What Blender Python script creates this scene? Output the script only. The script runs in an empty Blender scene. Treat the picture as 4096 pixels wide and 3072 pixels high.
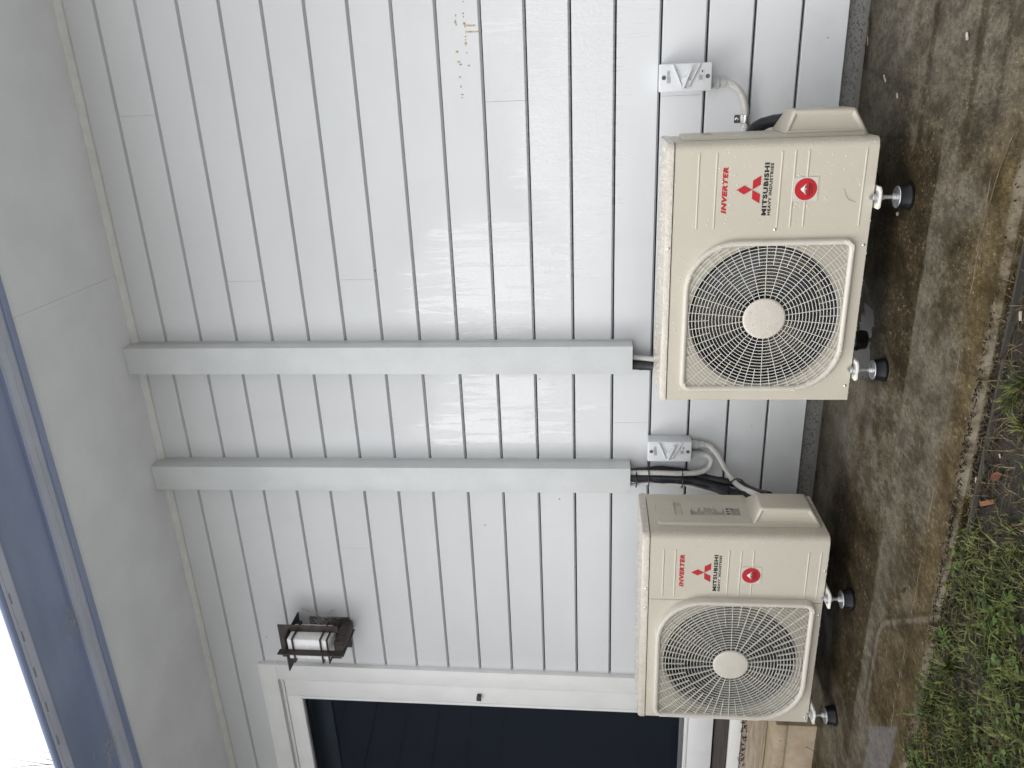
import bpy, bmesh, math, random
from mathutils import Vector, Matrix
random.seed(7)
PI = math.pi
scene = bpy.context.scene
col = scene.collection

# ------------------------------------------------------------------ camera
CAM = Vector((0.0, -2.8031, 0.8751))
YAW, PITCH, ROLL = -0.376604, 0.104230, -0.001512
F_PX = 3077.0
def cam_axes():
    cy, sy, cp, sp = math.cos(YAW), math.sin(YAW), math.cos(PITCH), math.sin(PITCH)
    f = Vector((sy*cp, cy*cp, sp)); r = Vector((cy, -sy, 0)); u = r.cross(f)
    cr, sr = math.cos(ROLL), math.sin(ROLL)
    return cr*r+sr*u, -sr*r+cr*u, f
R_, U_, F_ = cam_axes()
camd = bpy.data.cameras.new('camera'); cam = bpy.data.objects.new('camera', camd); col.objects.link(cam)
# the photograph was taken in portrait and is stored on its side
X_, Y_, Z_ = -U_, R_, -F_
cam.matrix_world = Matrix(((X_.x, Y_.x, Z_.x, CAM.x), (X_.y, Y_.y, Z_.y, CAM.y), (X_.z, Y_.z, Z_.z, CAM.z), (0, 0, 0, 1)))
camd.sensor_width = 36.0; camd.sensor_fit = 'HORIZONTAL'; camd.lens = 36.0*F_PX/4096.0
camd.clip_start = 0.05; camd.clip_end = 1000
scene.camera = cam

# ------------------------------------------------------------------ world, sun, exposure
SUN_EL, SUN_AZ = math.radians(50), math.radians(234)   # azimuth clockwise from +Y
world = bpy.data.worlds.new('World'); scene.world = world; world.use_nodes = True
wn = world.node_tree; wn.nodes.clear()
sky = wn.nodes.new('ShaderNodeTexSky'); sky.sky_type = 'NISHITA'; sky.sun_disc = False
sky.sun_elevation = SUN_EL; sky.sun_rotation = SUN_AZ; sky.air_density = 1.0; sky.dust_density = 2.0; sky.ozone_density = 1.0
hs = wn.nodes.new('ShaderNodeHueSaturation'); hs.inputs['Saturation'].default_value = 0.09
bg = wn.nodes.new('ShaderNodeBackground'); bg.inputs['Strength'].default_value = 0.15
wo = wn.nodes.new('ShaderNodeOutputWorld')
wn.links.new(sky.outputs[0], hs.inputs['Color']); wn.links.new(hs.outputs[0], bg.inputs['Color']); wn.links.new(bg.outputs[0], wo.inputs['Surface'])
sund = bpy.data.lights.new('sun', 'SUN'); sund.energy = 0.55; sund.angle = math.radians(40); sund.color = (1.0, 0.98, 0.95)
sun = bpy.data.objects.new('sun', sund); col.objects.link(sun)
sdir = Vector((math.sin(SUN_AZ)*math.cos(SUN_EL), math.cos(SUN_AZ)*math.cos(SUN_EL), math.sin(SUN_EL)))
sun.rotation_euler = sdir.to_track_quat('Z', 'Y').to_euler(); sun.location = (-2, -6, 8)
vs = scene.view_settings
vs.view_transform = 'Standard'; vs.look = 'None'; vs.gamma = 1.0; vs.use_curve_mapping = False
vs.exposure = 1.22

# ------------------------------------------------------------------ material helpers
class NT:
    def __init__(s, name):
        s.m = bpy.data.materials.new(name); s.m.use_nodes = True; s.t = s.m.node_tree
        s.t.nodes.clear()
        s.out = s.t.nodes.new('ShaderNodeOutputMaterial')
    def n(s, typ, ins=None, **props):
        nd = s.t.nodes.new(typ)
        for k, v in props.items(): setattr(nd, k, v)
        for k, v in (ins or {}).items(): s.set(nd.inputs[k], v)
        return nd
    def set(s, sock, v):
        if isinstance(v, bpy.types.NodeSocket): s.t.links.new(v, sock)
        elif isinstance(v, (tuple, list)) and len(v) == 3 and sock.type == 'RGBA': sock.default_value = (*v, 1)
        else: sock.default_value = v
    def math(s, op, a, b=0.0, c=None, clamp=False):
        nd = s.t.nodes.new('ShaderNodeMath'); nd.operation = op; nd.use_clamp = clamp
        s.set(nd.inputs[0], a); s.set(nd.inputs[1], b)
        if c is not None: s.set(nd.inputs[2], c)
        return nd.outputs[0]
    def step(s, v, lo, hi):          # smooth 0..1 between lo and hi
        nd = s.t.nodes.new('ShaderNodeMapRange'); nd.interpolation_type = 'SMOOTHSTEP'
        s.set(nd.inputs['Value'], v)
        if lo <= hi: a, b, c, d = lo, hi, 0.0, 1.0
        else: a, b, c, d = hi, lo, 1.0, 0.0
        nd.inputs['From Min'].default_value = a; nd.inputs['From Max'].default_value = b
        nd.inputs['To Min'].default_value = c; nd.inputs['To Max'].default_value = d
        return nd.outputs[0]
    def mix(s, f, a, b, blend='MIX'):
        nd = s.t.nodes.new('ShaderNodeMix'); nd.data_type = 'RGBA'; nd.blend_type = blend
        s.set(nd.inputs[0], f); s.set(nd.inputs[6], a); s.set(nd.inputs[7], b)
        return nd.outputs[2]
    def pos(s, scale=(1, 1, 1), obj=False):
        if obj: o = s.n('ShaderNodeTexCoord').outputs['Object']
        else: o = s.n('ShaderNodeNewGeometry').outputs['Position']
        mp = s.n('ShaderNodeMapping', {'Vector': o, 'Scale': scale})
        return mp.outputs[0]
    def xyz(s):
        o = s.n('ShaderNodeSeparateXYZ', {'Vector': s.n('ShaderNodeNewGeometry').outputs['Position']})
        return o.outputs[0], o.outputs[1], o.outputs[2]
    def noise(s, vec, scale, detail=4.0, rough=0.55, dist=0.0):
        return s.n('ShaderNodeTexNoise', {'Vector': vec, 'Scale': scale, 'Detail': detail, 'Roughness': rough, 'Distortion': dist}).outputs[0]
    def vor(s, vec, scale):
        nd = s.n('ShaderNodeTexVoronoi', {'Vector': vec, 'Scale': scale}); return nd.outputs['Distance'], nd.outputs['Color']
    def bump(s, h, strength=0.2, dist=0.01):
        return s.n('ShaderNodeBump', {'Height': h, 'Strength': strength, 'Distance': dist}).outputs[0]
    def pbr(s, base, rough=0.5, metal=0.0, normal=None, **kw):
        ins = {'Base Color': base, 'Roughness': rough, 'Metallic': metal}
        ins.update(kw)
        p = s.n('ShaderNodeBsdfPrincipled', ins)
        if normal is not None: s.t.links.new(normal, p.inputs['Normal'])
        s.t.links.new(p.outputs[0], s.out.inputs['Surface'])
        return s.m

def specks(t, scale, size, keep, stretch=(1, 1, 1)):
    d, c = t.vor(t.pos(stretch), scale)
    r = t.n('ShaderNodeSeparateColor', {'Color': c}).outputs[0]
    g = t.n('ShaderNodeSeparateColor', {'Color': c}).outputs[1]
    rad = t.math('MULTIPLY', g, size)
    hit = t.math('LESS_THAN', d, rad)
    return t.math('MULTIPLY', hit, t.math('GREATER_THAN', r, keep))

def simple(name, base, rough=0.5, metal=0.0, var=0.08, scale=12.0, bump=0.0, bscale=200.0, **kw):
    t = NT(name)
    n = t.noise(t.pos(), scale, 5)
    f = t.step(n, 0.3, 0.7)
    lo = tuple(c*(1-var) for c in base); hi = tuple(min(1, c*(1+var)) for c in base)
    nrm = t.bump(t.noise(t.pos(), bscale, 3), bump, 0.002) if bump else None
    rr = t.n('ShaderNodeMapRange', {'Value': n, 'From Min': .3, 'From Max': .7, 'To Min': max(.02, rough-.06), 'To Max': min(1, rough+.06)}).outputs[0]
    return t.pbr(t.mix(f, lo, hi), rr, metal, nrm, **kw)

def mat_wall():
    t = NT('wall_paint')
    x, y, z = t.xyz()
    broad = t.noise(t.pos((0.7, 1, 1.6)), 2.2, 3)
    warp = t.noise(t.pos((1.3, 1, .7)), 3.4, 6, .6)
    drip = t.noise(t.pos((24, 1, 2.0)), 1.5, 4, 0.55, 0.3)
    drip2 = t.noise(t.pos((60, 1, 5.0)), 1.3, 3, 0.6, 0.5)
    # where the rain has driven against the wall
    def zone(cx, cz, rx, rz):
        dx = t.math('DIVIDE', t.math('SUBTRACT', x, cx), rx); dz = t.math('DIVIDE', t.math('SUBTRACT', z, cz), rz)
        d = t.math('SQRT', t.math('ADD', t.math('MULTIPLY', dx, dx), t.math('MULTIPLY', dz, dz)))
        d = t.math('ADD', d, t.math('MULTIPLY', t.math('SUBTRACT', warp, .5), 1.7))
        return t.step(d, 1.35, 0.30)
    reg = zone(-.70, 1.22, .30, .42)
    for q in ((-1.22, 1.22, .24, .40), (.26, .95, .34, .34), (-.22, .94, .5, .22), (1.3, 1.1, .6, .4)):
        reg = t.math('MAXIMUM', reg, zone(*q))
    wv = t.math('ADD', t.math('MULTIPLY', drip, .7), t.math('MULTIPLY', drip2, .3))
    film = t.step(t.math('ADD', wv, t.math('MULTIPLY', reg, .26)), .66, .74)
    wet = t.math('MULTIPLY', film, t.step(reg, .02, .25))
    edge = t.math('MULTIPLY', t.math('MULTIPLY', t.step(t.math('ADD', wv, t.math('MULTIPLY', reg, .26)), .655, .685), t.math('SUBTRACT', 1.0, film)), reg)
    base = t.mix(t.step(broad, 0.3, 0.7), (0.640, 0.652, 0.664), (0.672, 0.684, 0.696))
    dirt = t.step(t.noise(t.pos((5, 1, 0.8)), 2.0, 5, 0.55), 0.5, 0.85)
    base = t.mix(t.math('MULTIPLY', dirt, 0.10), base, (0.52, 0.51, 0.48))
    base = t.mix(t.math('MULTIPLY', wet, 0.13), base, (0.46, 0.47, 0.48))
    base = t.mix(t.math('MULTIPLY', edge, 0.22), base, (0.78, 0.79, 0.80))  # highlight along the drip edges painted into the base colour
    low = t.math('MULTIPLY', t.step(z, 0.55, 0.05), t.step(t.noise(t.pos(), 7, 5, .6), .42, .68))
    base = t.mix(t.math('MULTIPLY', low, 0.14), base, (0.36, 0.34, 0.31))
    sp = specks(t, 7.0, 0.030, 0.35)
    sp2 = specks(t, 22.0, 0.085, 0.80, (1, 1, .55))
    base = t.mix(t.math('MULTIPLY', sp, 0.8), base, (0.06, 0.05, 0.04))
    base = t.mix(t.math('MULTIPLY', t.math('MULTIPLY', sp2, t.step(z, .75, .15)), 0.65), base, (0.10, 0.085, 0.07))
    nrm = t.bump(t.math('ADD', t.math('MULTIPLY', t.noise(t.pos((1.5, 1, 1)), 320, 2), 0.4), t.math('MULTIPLY', t.noise(t.pos((1, 1, 4)), 9, 2), .5)), 0.06, 0.003)
    fb = t.bump(t.math('ADD', t.math('MULTIPLY', t.noise(t.pos((1, 1, .7)), 140, 3), .8), t.math('MULTIPLY', wet, .5)), 0.75, 0.003)
    return t.pbr(base, 0.40, 0.0, nrm, **{'Coat Weight': t.math('MAXIMUM', wet, t.math('MULTIPLY', t.step(reg, .1, .8), .40)), 'Coat Roughness': t.mix(wet, (.24, .24, .24), (.06, .06, .06)), 'Coat IOR': 2.0, 'Coat Normal': fb})

def mat_concrete_path():
    t = NT('wet_concrete')
    x, y, z = t.xyz()
    big = t.noise(t.pos((1.2, 0.8, 1)), 3.2, 6, 0.62)
    g1 = t.noise(t.pos((1.3, 0.75, 1)), 9.0, 9, 0.70)
    g2 = t.noise(t.pos((1.3, 0.75, 1)), 30.0, 7, 0.72)
    mott = t.noise(t.pos((1.3, 0.8, 1)), 75.0, 6, 0.80)
    grain = t.noise(t.pos((1.3, 0.8, 1)), 230.0, 4, 0.75)
    wob = t.math('MULTIPLY', t.math('SUBTRACT', t.noise(t.pos(), 7.0, 5, .6), 0.5), 0.10)
    yy = t.math('ADD', y, wob); xw = t.math('ADD', x, t.math('MULTIPLY', wob, 1.6))
    tiny = t.math('MULTIPLY', wob, .12)
    ys = t.math('ADD', y, tiny)
    vr = t.math('ADD', t.math('MULTIPLY', g1, .6), t.math('MULTIPLY', g2, .4))
    f = t.step(vr, 0.41, 0.59)
    grey = t.mix(f, (0.066, 0.058, 0.044), (0.150, 0.136, 0.109))
    brown = t.mix(f, (0.017, 0.0123, 0.0055), (0.049, 0.036, 0.0175))
    mid = t.mix(f, (0.035, 0.028, 0.0165), (0.105, 0.089, 0.062))
    rust = t.mix(f, (0.038, 0.026, 0.0095), (0.100, 0.074, 0.035))
    base = t.mix(t.math('MULTIPLY', t.step(big, .49, .55), .55), mid, grey)
    base = t.mix(t.math('MULTIPLY', t.step(big, .475, .42), .8), base, brown)
    base = t.mix(t.math('MULTIPLY', t.step(yy, -0.90, -1.02), .85), base, rust)
    base = t.mix(t.math('MULTIPLY', t.step(yy, -0.42, -0.30), 0.85), base, t.mix(f, (0.088, 0.078, 0.060), (0.140, 0.126, 0.101)))
    dl = t.step(t.math('ABSOLUTE', t.math('ADD', yy, .43)), .05, .01)
    base = t.mix(t.math('MULTIPLY', dl, .6), base, brown)
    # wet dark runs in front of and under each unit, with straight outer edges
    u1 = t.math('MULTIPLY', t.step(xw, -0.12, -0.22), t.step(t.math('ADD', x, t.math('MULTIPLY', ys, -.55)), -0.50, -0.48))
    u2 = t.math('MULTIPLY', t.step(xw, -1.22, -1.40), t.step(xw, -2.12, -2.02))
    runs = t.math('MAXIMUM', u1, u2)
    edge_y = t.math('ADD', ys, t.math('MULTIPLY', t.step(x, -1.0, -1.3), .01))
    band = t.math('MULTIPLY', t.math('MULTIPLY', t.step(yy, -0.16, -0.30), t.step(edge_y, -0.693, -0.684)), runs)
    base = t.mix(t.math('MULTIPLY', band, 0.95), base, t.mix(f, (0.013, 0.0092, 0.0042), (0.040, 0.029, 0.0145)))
    pale = t.math('MULTIPLY', t.math('MULTIPLY', t.step(edge_y, -0.690, -0.700), t.step(yy, -0.83, -0.77)), t.step(xw, -.05, -.25))
    base = t.mix(t.math('MULTIPLY', pale, 0.60), base, grey)
    # right-hand end: broomed grey slab with brown drip lines
    base = t.mix(t.math('MULTIPLY', t.step(xw, -0.26, -0.02), 0.55), base, grey)
    for yc, wd, k in ((-0.537, 0.024, .85), (-0.803, 0.028, .75), (-0.93, 0.016, .5)):
        d = t.math('ABSOLUTE', t.math('SUBTRACT', t.math('ADD', y, t.math('MULTIPLY', wob, .22)), yc))
        base = t.mix(t.math('MULTIPLY', t.math('MULTIPLY', t.step(d, wd, wd*.3), t.step(xw, -0.36, -0.14)), k), base, brown)
    # mat-shaped brown stain with a pale round-cornered rim on the left
    def rr(cx, cy, hx, hy, r):
        xs_ = t.math('ADD', x, t.math('MULTIPLY', t.math('ADD', y, .79), .85))
        qx = t.math('MAXIMUM', t.math('SUBTRACT', t.math('ABSOLUTE', t.math('SUBTRACT', xs_, cx)), hx-r), 0.0)
        qy = t.math('MAXIMUM', t.math('SUBTRACT', t.math('ABSOLUTE', t.math('SUBTRACT', y, cy)), hy-r), 0.0)
        return t.math('SUBTRACT', t.math('SQRT', t.math('ADD', t.math('MULTIPLY', qx, qx), t.math('MULTIPLY', qy, qy))), r)
    sd = t.math('ADD', rr(-1.965, -1.025, 0.375, 0.235, 0.045), t.math('MULTIPLY', wob, .10))
    ins = t.math('MULTIPLY', t.step(sd, 0.0, -0.012), t.step(xw, -2.0, -1.9))
    base = t.mix(t.math('MULTIPLY', ins, 0.75), base, t.mix(f, (0.030, 0.021, 0.0095), (0.080, 0.059, 0.031)))
    rim = t.math('MULTIPLY', t.step(t.math('ABSOLUTE', t.math('SUBTRACT', sd, 0.006)), 0.013, 0.005), t.step(xw, -1.95, -1.85))
    base = t.mix(t.math('MULTIPLY', rim, t.math('MULTIPLY', t.step(g1, .35, .55), .7)), base, (0.15, 0.13, 0.105))
    shd = t.math('MULTIPLY', t.step(t.math('ABSOLUTE', t.math('SUBTRACT', sd, 0.026)), 0.010, 0.003), t.step(xw, -1.95, -1.85))
    base = t.mix(t.math('MULTIPLY', shd, .5), base, (0.026, 0.019, 0.011))
    pt = t.math('MULTIPLY', t.step(t.math('ADD', x, t.math('ADD', y, t.math('MULTIPLY', wob, .1))), -2.775, -2.79), t.math('MULTIPLY', t.step(yy, -0.82, -0.84), t.step(yy, -1.02, -0.99)))
    base = t.mix(t.math('MULTIPLY', pt, 0.55), base, t.mix(g2, (0.13, 0.127, 0.13), (0.205, 0.20, 0.205)))
    # flecks, grit and pits
    base = t.mix(t.math('MULTIPLY', t.step(mott, 0.55, 0.63), t.math('MULTIPLY', t.step(g1, .40, .60), .85)), base, (0.235, 0.207, 0.163))
    base = t.mix(t.math('MULTIPLY', t.step(mott, 0.47, 0.38), 0.70), base, (0.015, 0.011, 0.006))
    base = t.mix(t.math('MULTIPLY', t.step(grain, 0.58, 0.66), 0.60), base, (0.24, 0.21, 0.165))
    base = t.mix(t.math('MULTIPLY', t.step(grain, 0.43, 0.34), 0.50), base, (0.012, 0.009, 0.005))
    ck = t.math('ABSOLUTE', t.math('ADD', t.math('ADD', y, 0.966), t.math('MULTIPLY', t.math('SUBTRACT', t.noise(t.pos(), 9.0, 5), 0.5), 0.03)))
    base = t.mix(t.math('MULTIPLY', t.math('MULTIPLY', t.step(ck, 0.003, 0.001), t.step(t.noise(t.pos(), 5.0, 3), .47, .56)), .7), base, (0.19, 0.17, 0.14))
    ar = t.step(t.math('ADD', y, t.math('MULTIPLY', t.math('SUBTRACT', t.noise(t.pos(), 14.0, 6, .65), 0.5), 0.06)), -1.058, -1.078)
    base = t.mix(t.math('MULTIPLY', ar, t.math('MULTIPLY', t.step(g1, .38, .58), 0.85)), base, t.mix(g2, (0.10, 0.085, 0.06), (0.23, 0.205, 0.165)))
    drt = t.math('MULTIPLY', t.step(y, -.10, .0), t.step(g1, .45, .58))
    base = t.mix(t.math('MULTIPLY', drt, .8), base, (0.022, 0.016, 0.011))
    wetness = t.step(t.noise(t.pos((.8, 1.2, 1)), 5.0, 5, .6), .45, .60)
    pdx = t.math('ADD', x, .84); pdy = t.math('ADD', y, .345)
    pd = t.math('SQRT', t.math('ADD', t.math('MULTIPLY', pdx, pdx), t.math('MULTIPLY', t.math('MULTIPLY', pdy, pdy), 3.0)))
    pud = t.step(t.math('ADD', pd, t.math('ADD', t.math('MULTIPLY', wob, 1.8), t.math('MULTIPLY', t.math('SUBTRACT', g1, .5), .35))), .135, .120)
    base = t.mix(t.math('MULTIPLY', pud, .8), base, (0.012, 0.010, 0.008))
    hsv = t.n('ShaderNodeHueSaturation', {'Saturation': 1.10, 'Value': 0.98, 'Color': base}).outputs[0]
    base = hsv
    rough = t.math('ADD', t.math('SUBTRACT', .66, t.math('MULTIPLY', wetness, .28)), t.math('MULTIPLY', t.math('SUBTRACT', grain, .5), .4))
    rough = t.math('MULTIPLY', rough, t.math('SUBTRACT', 1.0, t.math('MULTIPLY', pud, .93)))
    h = t.math('ADD', t.math('MULTIPLY', grain, 0.7), t.math('ADD', t.math('MULTIPLY', mott, .9), t.math('MULTIPLY', g2, 0.6)))
    h = t.math('MULTIPLY', h, t.math('SUBTRACT', 1.0, pud))
    return t.pbr(base, rough, 0.0, t.bump(h, 0.30, 0.004), **{'Specular IOR Level': t.math('ADD', .13, t.math('MULTIPLY', pud, .2))})

def mat_footing():
    t = NT('painted_footing')
    n = t.noise(t.pos((1, 1, 1.5)), 130, 6, .7); n2 = t.noise(t.pos((1, 1, 2)), 14, 5, .6)
    x, y, z = t.xyz()
    base = t.mix(t.step(n, .50, .60), (0.19, 0.19, 0.184), (0.085, 0.077, 0.068))
    low = t.step(t.math('ADD', z, t.math('MULTIPLY', n2, .05)), .042, .034)
    base = t.mix(t.math('MULTIPLY', low, .85), base, (0.16, 0.15, 0.13))
    return t.pbr(base, .8, 0, t.bump(n, .5, .004))

def mat_soil():
    t = NT('wet_soil')
    n = t.noise(t.pos(), 22, 8, .75); n2 = t.noise(t.pos(), 130, 4, .7); n3 = t.noise(t.pos(), 4, 4)
    base = t.mix(t.step(n, .35, .65), (0.013, 0.0095, 0.0065), (0.046, 0.034, 0.022))
    base = t.mix(t.math('MULTIPLY', t.step(n2, .6, .72), .6), base, (0.075, 0.058, 0.04))
    base = t.mix(t.math('MULTIPLY', t.step(n3, .5, .7), .5), base, (0.022, 0.028, 0.011))
    h = t.math('ADD', n, t.math('MULTIPLY', n2, .4))
    return t.pbr(base, .55, 0, t.bump(h, 1.0, .03))

def mat_leafy(name, a, b, rough=0.6, trans=0.15):
    t = NT(name)
    oi = t.n('ShaderNodeTexNoise', {'Vector': t.pos(), 'Scale': 9.0, 'Detail': 3.0}).outputs[0]
    v = t.vor(t.pos(), 60)[1]
    r = t.n('ShaderNodeSeparateColor', {'Color': v}).outputs[0]
    base = t.mix(t.step(t.math('ADD', t.math('MULTIPLY', oi, .6), t.math('MULTIPLY', r, .4)), .3, .7), a, b)
    return t.pbr(base, rough, 0, None, **{'Specular IOR Level': .25})

def mat_casing():
    t = NT('beige_paint')
    n = t.noise(t.pos(), 5, 4); x, y, z = t.xyz()
    base = t.mix(t.step(n, .3, .7), (0.492, 0.455, 0.378), (0.518, 0.480, 0.402))
    run = t.step(t.noise(t.pos((40, 40, 2.2)), 1.0, 4, .6), .55, .75)
    base = t.mix(t.math('MULTIPLY', run, .10), base, (0.40, 0.36, 0.30))
    nrm = t.bump(t.noise(t.pos(), 520, 2), .05, .002)
    rr = t.n('ShaderNodeMapRange', {'Value': n, 'From Min': .3, 'From Max': .7, 'To Min': .34, 'To Max': .46}).outputs[0]
    return t.pbr(base, rr, 0, nrm)

def mat_lid():
    t = NT('wet_beige_lid')
    d, c = t.vor(t.pos(), 95); n = t.noise(t.pos(), 60, 4)
    h = t.math('ADD', t.math('MULTIPLY', t.step(d, .55, .2), 1.0), t.math('MULTIPLY', n, .5))
    base = t.mix(t.step(n, .35, .65), (0.47, 0.43, 0.37), (0.54, 0.495, 0.43))
    return t.pbr(base, .4, 0, t.bump(h, .25, .003), **{'Coat Weight': .4, 'Coat Roughness': .08})

def mat_glass():
    t = NT('door_glass')
    bf = t.n('ShaderNodeNewGeometry').outputs['Backfacing']
    fr = t.math('MULTIPLY', t.n('ShaderNodeFresnel', {'IOR': 1.5}).outputs[0], t.math('SUBTRACT', 1.0, bf))
    tr = t.n('ShaderNodeBsdfTransparent', {'Color': (0.80, 0.83, 0.86)})
    gl = t.n('ShaderNodeBsdfGlossy', {'Color': (0.85, .9, 1.0), 'Roughness': 0.012})
    mx = t.n('ShaderNodeMixShader', {0: fr, 1: tr.outputs[0], 2: gl.outputs[0]})
    t.t.links.new(mx.outputs[0], t.out.inputs['Surface'])
    return t.m

def mat_drop():
    t = NT('rain_water')
    lw = t.n('ShaderNodeFresnel', {'IOR': 1.7}).outputs[0]
    tr = t.n('ShaderNodeBsdfTransparent', {'Color': (0.95, 0.95, 0.95)})
    gl = t.n('ShaderNodeBsdfGlossy', {'Color': (1, 1, 1), 'Roughness': 0.06})
    mx = t.n('ShaderNodeMixShader', {0: t.math('ADD', lw, .10, clamp=True), 1: tr.outputs[0], 2: gl.outputs[0]})
    df = t.n('ShaderNodeBsdfDiffuse', {'Color': (.72, .69, .61)})  # bright glint of the drops put into a pale diffuse colour
    m2 = t.n('ShaderNodeMixShader', {0: .85, 1: mx.outputs[0], 2: df.outputs[0]})
    t.t.links.new(m2.outputs[0], t.out.inputs['Surface'])
    return t.m

def mat_web():
    t = NT('cobweb')
    tr = t.n('ShaderNodeBsdfTransparent'); df = t.n('ShaderNodeBsdfDiffuse', {'Color': (0.72, 0.71, 0.70)})
    mx = t.n('ShaderNodeMixShader', {0: .55, 1: tr.outputs[0], 2: df.outputs[0]})
    t.t.links.new(mx.outputs[0], t.out.inputs['Surface'])
    return t.m

def mat_wood(name, a, b, scale=1.0, rough=.75):
    t = NT(name)
    n = t.noise(t.pos((1.2, 22, 22)), 3.0*scale, 7, .65, 1.2); n2 = t.noise(t.pos((3, 60, 60)), 2.0, 4, .7)
    base = t.mix(t.step(n, .3, .7), a, b)
    base = t.mix(t.math('MULTIPLY', t.step(n2, .62, .72), .5), base, tuple(c*.3 for c in a))
    return t.pbr(base, rough, 0, t.bump(n, .4, .004))

def mat_tan_concrete():
    t = NT('tan_concrete')
    n = t.noise(t.pos(), 12, 6, .6); n2 = t.noise(t.pos((1.5, 1, 1)), 90, 5, .7); n3 = t.noise(t.pos(), 300, 3)
    base = t.mix(t.step(n, .3, .7), (0.35, 0.275, 0.185), (0.47, 0.385, 0.275))
    base = t.mix(t.math('MULTIPLY', t.step(n2, .58, .68), t.step(n, .4, .6)), base, (0.12, 0.085, 0.05))
    return t.pbr(base, .75, 0, t.bump(t.math('ADD', n2, n3), .35, .004))

def mat_gutter():
    t = NT('slate_blue_steel')
    n = t.noise(t.pos((.6, 3, 3)), 4, 5)
    base = t.mix(t.step(n, .3, .7), (0.25, 0.31, 0.47), (0.29, 0.35, 0.51))
    dust = t.step(t.noise(t.pos(), 26, 6, .7), .56, .75)
    base = t.mix(t.math('MULTIPLY', dust, .18), base, (0.33, 0.34, 0.37))
    return t.pbr(base, .30, 0, t.bump(t.noise(t.pos((.5, 2, 2)), 30, 2), .02, .002))

M = {}
M['wall'] = mat_wall()
M['path'] = mat_concrete_path()
M['footing'] = mat_footing()
M['soil'] = mat_soil()
M['casing'] = mat_casing()
M['lid'] = mat_lid()
M['glass'] = mat_glass()
M['drop'] = mat_drop()
M['web'] = mat_web()
M['gutter'] = mat_gutter()
M['tan'] = mat_tan_concrete()
M['gutterlit'] = simple('lit_blue_steel', (0.52, 0.555, 0.65), .34, 0, .05, 5)  # lit copy of the gutter steel, brightness of flange, lip and bead in the colour
M['soffit'] = simple('soffit_paint', (0.83, 0.85, 0.865), .6, 0, .05, 3, .12, 240)
M['quad'] = simple('moulding_paint', (0.70, 0.70, 0.68), .5, 0, .05, 20)
M['duct'] = simple('grey_duct_paint', (0.635, 0.652, 0.658), .36, 0, .045, 7, .03, 300)
M['trim'] = simple('white_trim_paint', (0.80, 0.80, 0.785), .42, 0, .03, 8, .06, 150)
M['switch'] = simple('grey_plastic', (0.64, 0.655, 0.675), .38, 0, .02, 30, .02, 300)
M['gland'] = simple('dark_grey_plastic', (0.46, 0.47, 0.475), .45, 0, .03, 30)
M['conduit'] = simple('pale_grey_conduit', (0.64, 0.63, 0.60), .42, 0, .04, 40)
M['guard'] = simple('guard_plastic', (0.64, 0.62, 0.565), .42, 0, .03, 30)
M['guardframe'] = simple('guard_frame_plastic', (0.55, 0.515, 0.455), .40, 0, .03, 30)
M['rubber'] = simple('black_rubber', (0.005, 0.0055, 0.0068), .30, 0, .2, 30, **{'Specular IOR Level': .3})
M['foam'] = simple('black_foam', (0.012, 0.013, 0.018), .45, 0, .25, 40, .3, 60)
M['dark'] = simple('dark_fin', (0.007, 0.008, 0.011), .6, 0, .3, 30)
M['fan'] = simple('fan_plastic', (0.030, 0.033, 0.040), .42, 0, .1, 20)
M['zinc'] = simple('galvanised_steel', (0.55, 0.56, 0.57), .36, .85, .15, 60, .15, 200)
M['chrome'] = simple('bright_steel', (0.78, 0.78, 0.78), .16, 1.0, .05, 60)
M['bracket'] = simple('white_bracket_paint', (0.70, 0.68, 0.62), .5, 0, .12, 60)
M['red'] = simple('red_print', (0.42, 0.009, 0.016), .5, 0, .04, 30)
M['black'] = simple('black_print', (0.008, 0.010, 0.013), .45, 0, .1, 30)
M['greyprint'] = simple('grey_print', (0.085, 0.085, 0.09), .5, 0, .1, 30)
M['clear'] = simple('pale_sticker_film', (0.555, 0.525, 0.475), .28, 0, .03, 30)
M['white'] = simple('white_print', (0.80, 0.80, 0.80), .4, 0, .02, 30)
M['bronze'] = simple('bronze_metal', (0.052, 0.040, 0.036), .48, .2, .35, 28, .1, 120)
M['opal'] = simple('opal_glass', (0.90, 0.90, 0.90), .25, 0, .02, 20)
M['darkwood'] = mat_wood('weathered_dark_timber', (0.030, 0.021, 0.018), (0.085, 0.066, 0.058))
M['greywood'] = mat_wood('weathered_grey_timber', (0.24, 0.175, 0.115), (0.46, 0.40, 0.32))
M['shedwood'] = mat_wood('dark_stained_cladding', (0.034, 0.038, 0.046), (0.052, 0.057, 0.067))
M['room'] = simple('dark_room_tone', (0.05, 0.062, 0.095), .8, 0, .1, 5)  # dark of the unlit room put into its wall colour
M['backdark'] = simple('navy_backing', (0.020, 0.0235, 0.031), .7, 0, .06, 5)
M['blind'] = simple('grey_blind', (0.055, 0.061, 0.070), .6, 0, .1, 9)
M['seal'] = simple('grey_door_seal', (0.13, 0.13, 0.14), .5, 0, .1, 20)
M['grass'] = mat_leafy('grass_blades', (0.024, 0.034, 0.008), (0.115, 0.132, 0.034))
M['straw'] = mat_leafy('dry_grass', (0.075, 0.055, 0.028), (0.19, 0.15, 0.085), .6)
M['clover'] = mat_leafy('clover_leaf', (0.028, 0.050, 0.012), (0.075, 0.112, 0.031))
M['weed'] = mat_leafy('weed_leaf', (0.035, 0.072, 0.013), (0.065, 0.112, 0.024))
M['leafred'] = mat_leafy('red_leaf', (0.10, 0.038, 0.022), (0.16, 0.066, 0.038), .5)
M['leafbrown'] = mat_leafy('brown_leaf', (0.055, 0.034, 0.019), (0.14, 0.09, 0.05), .6)
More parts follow.
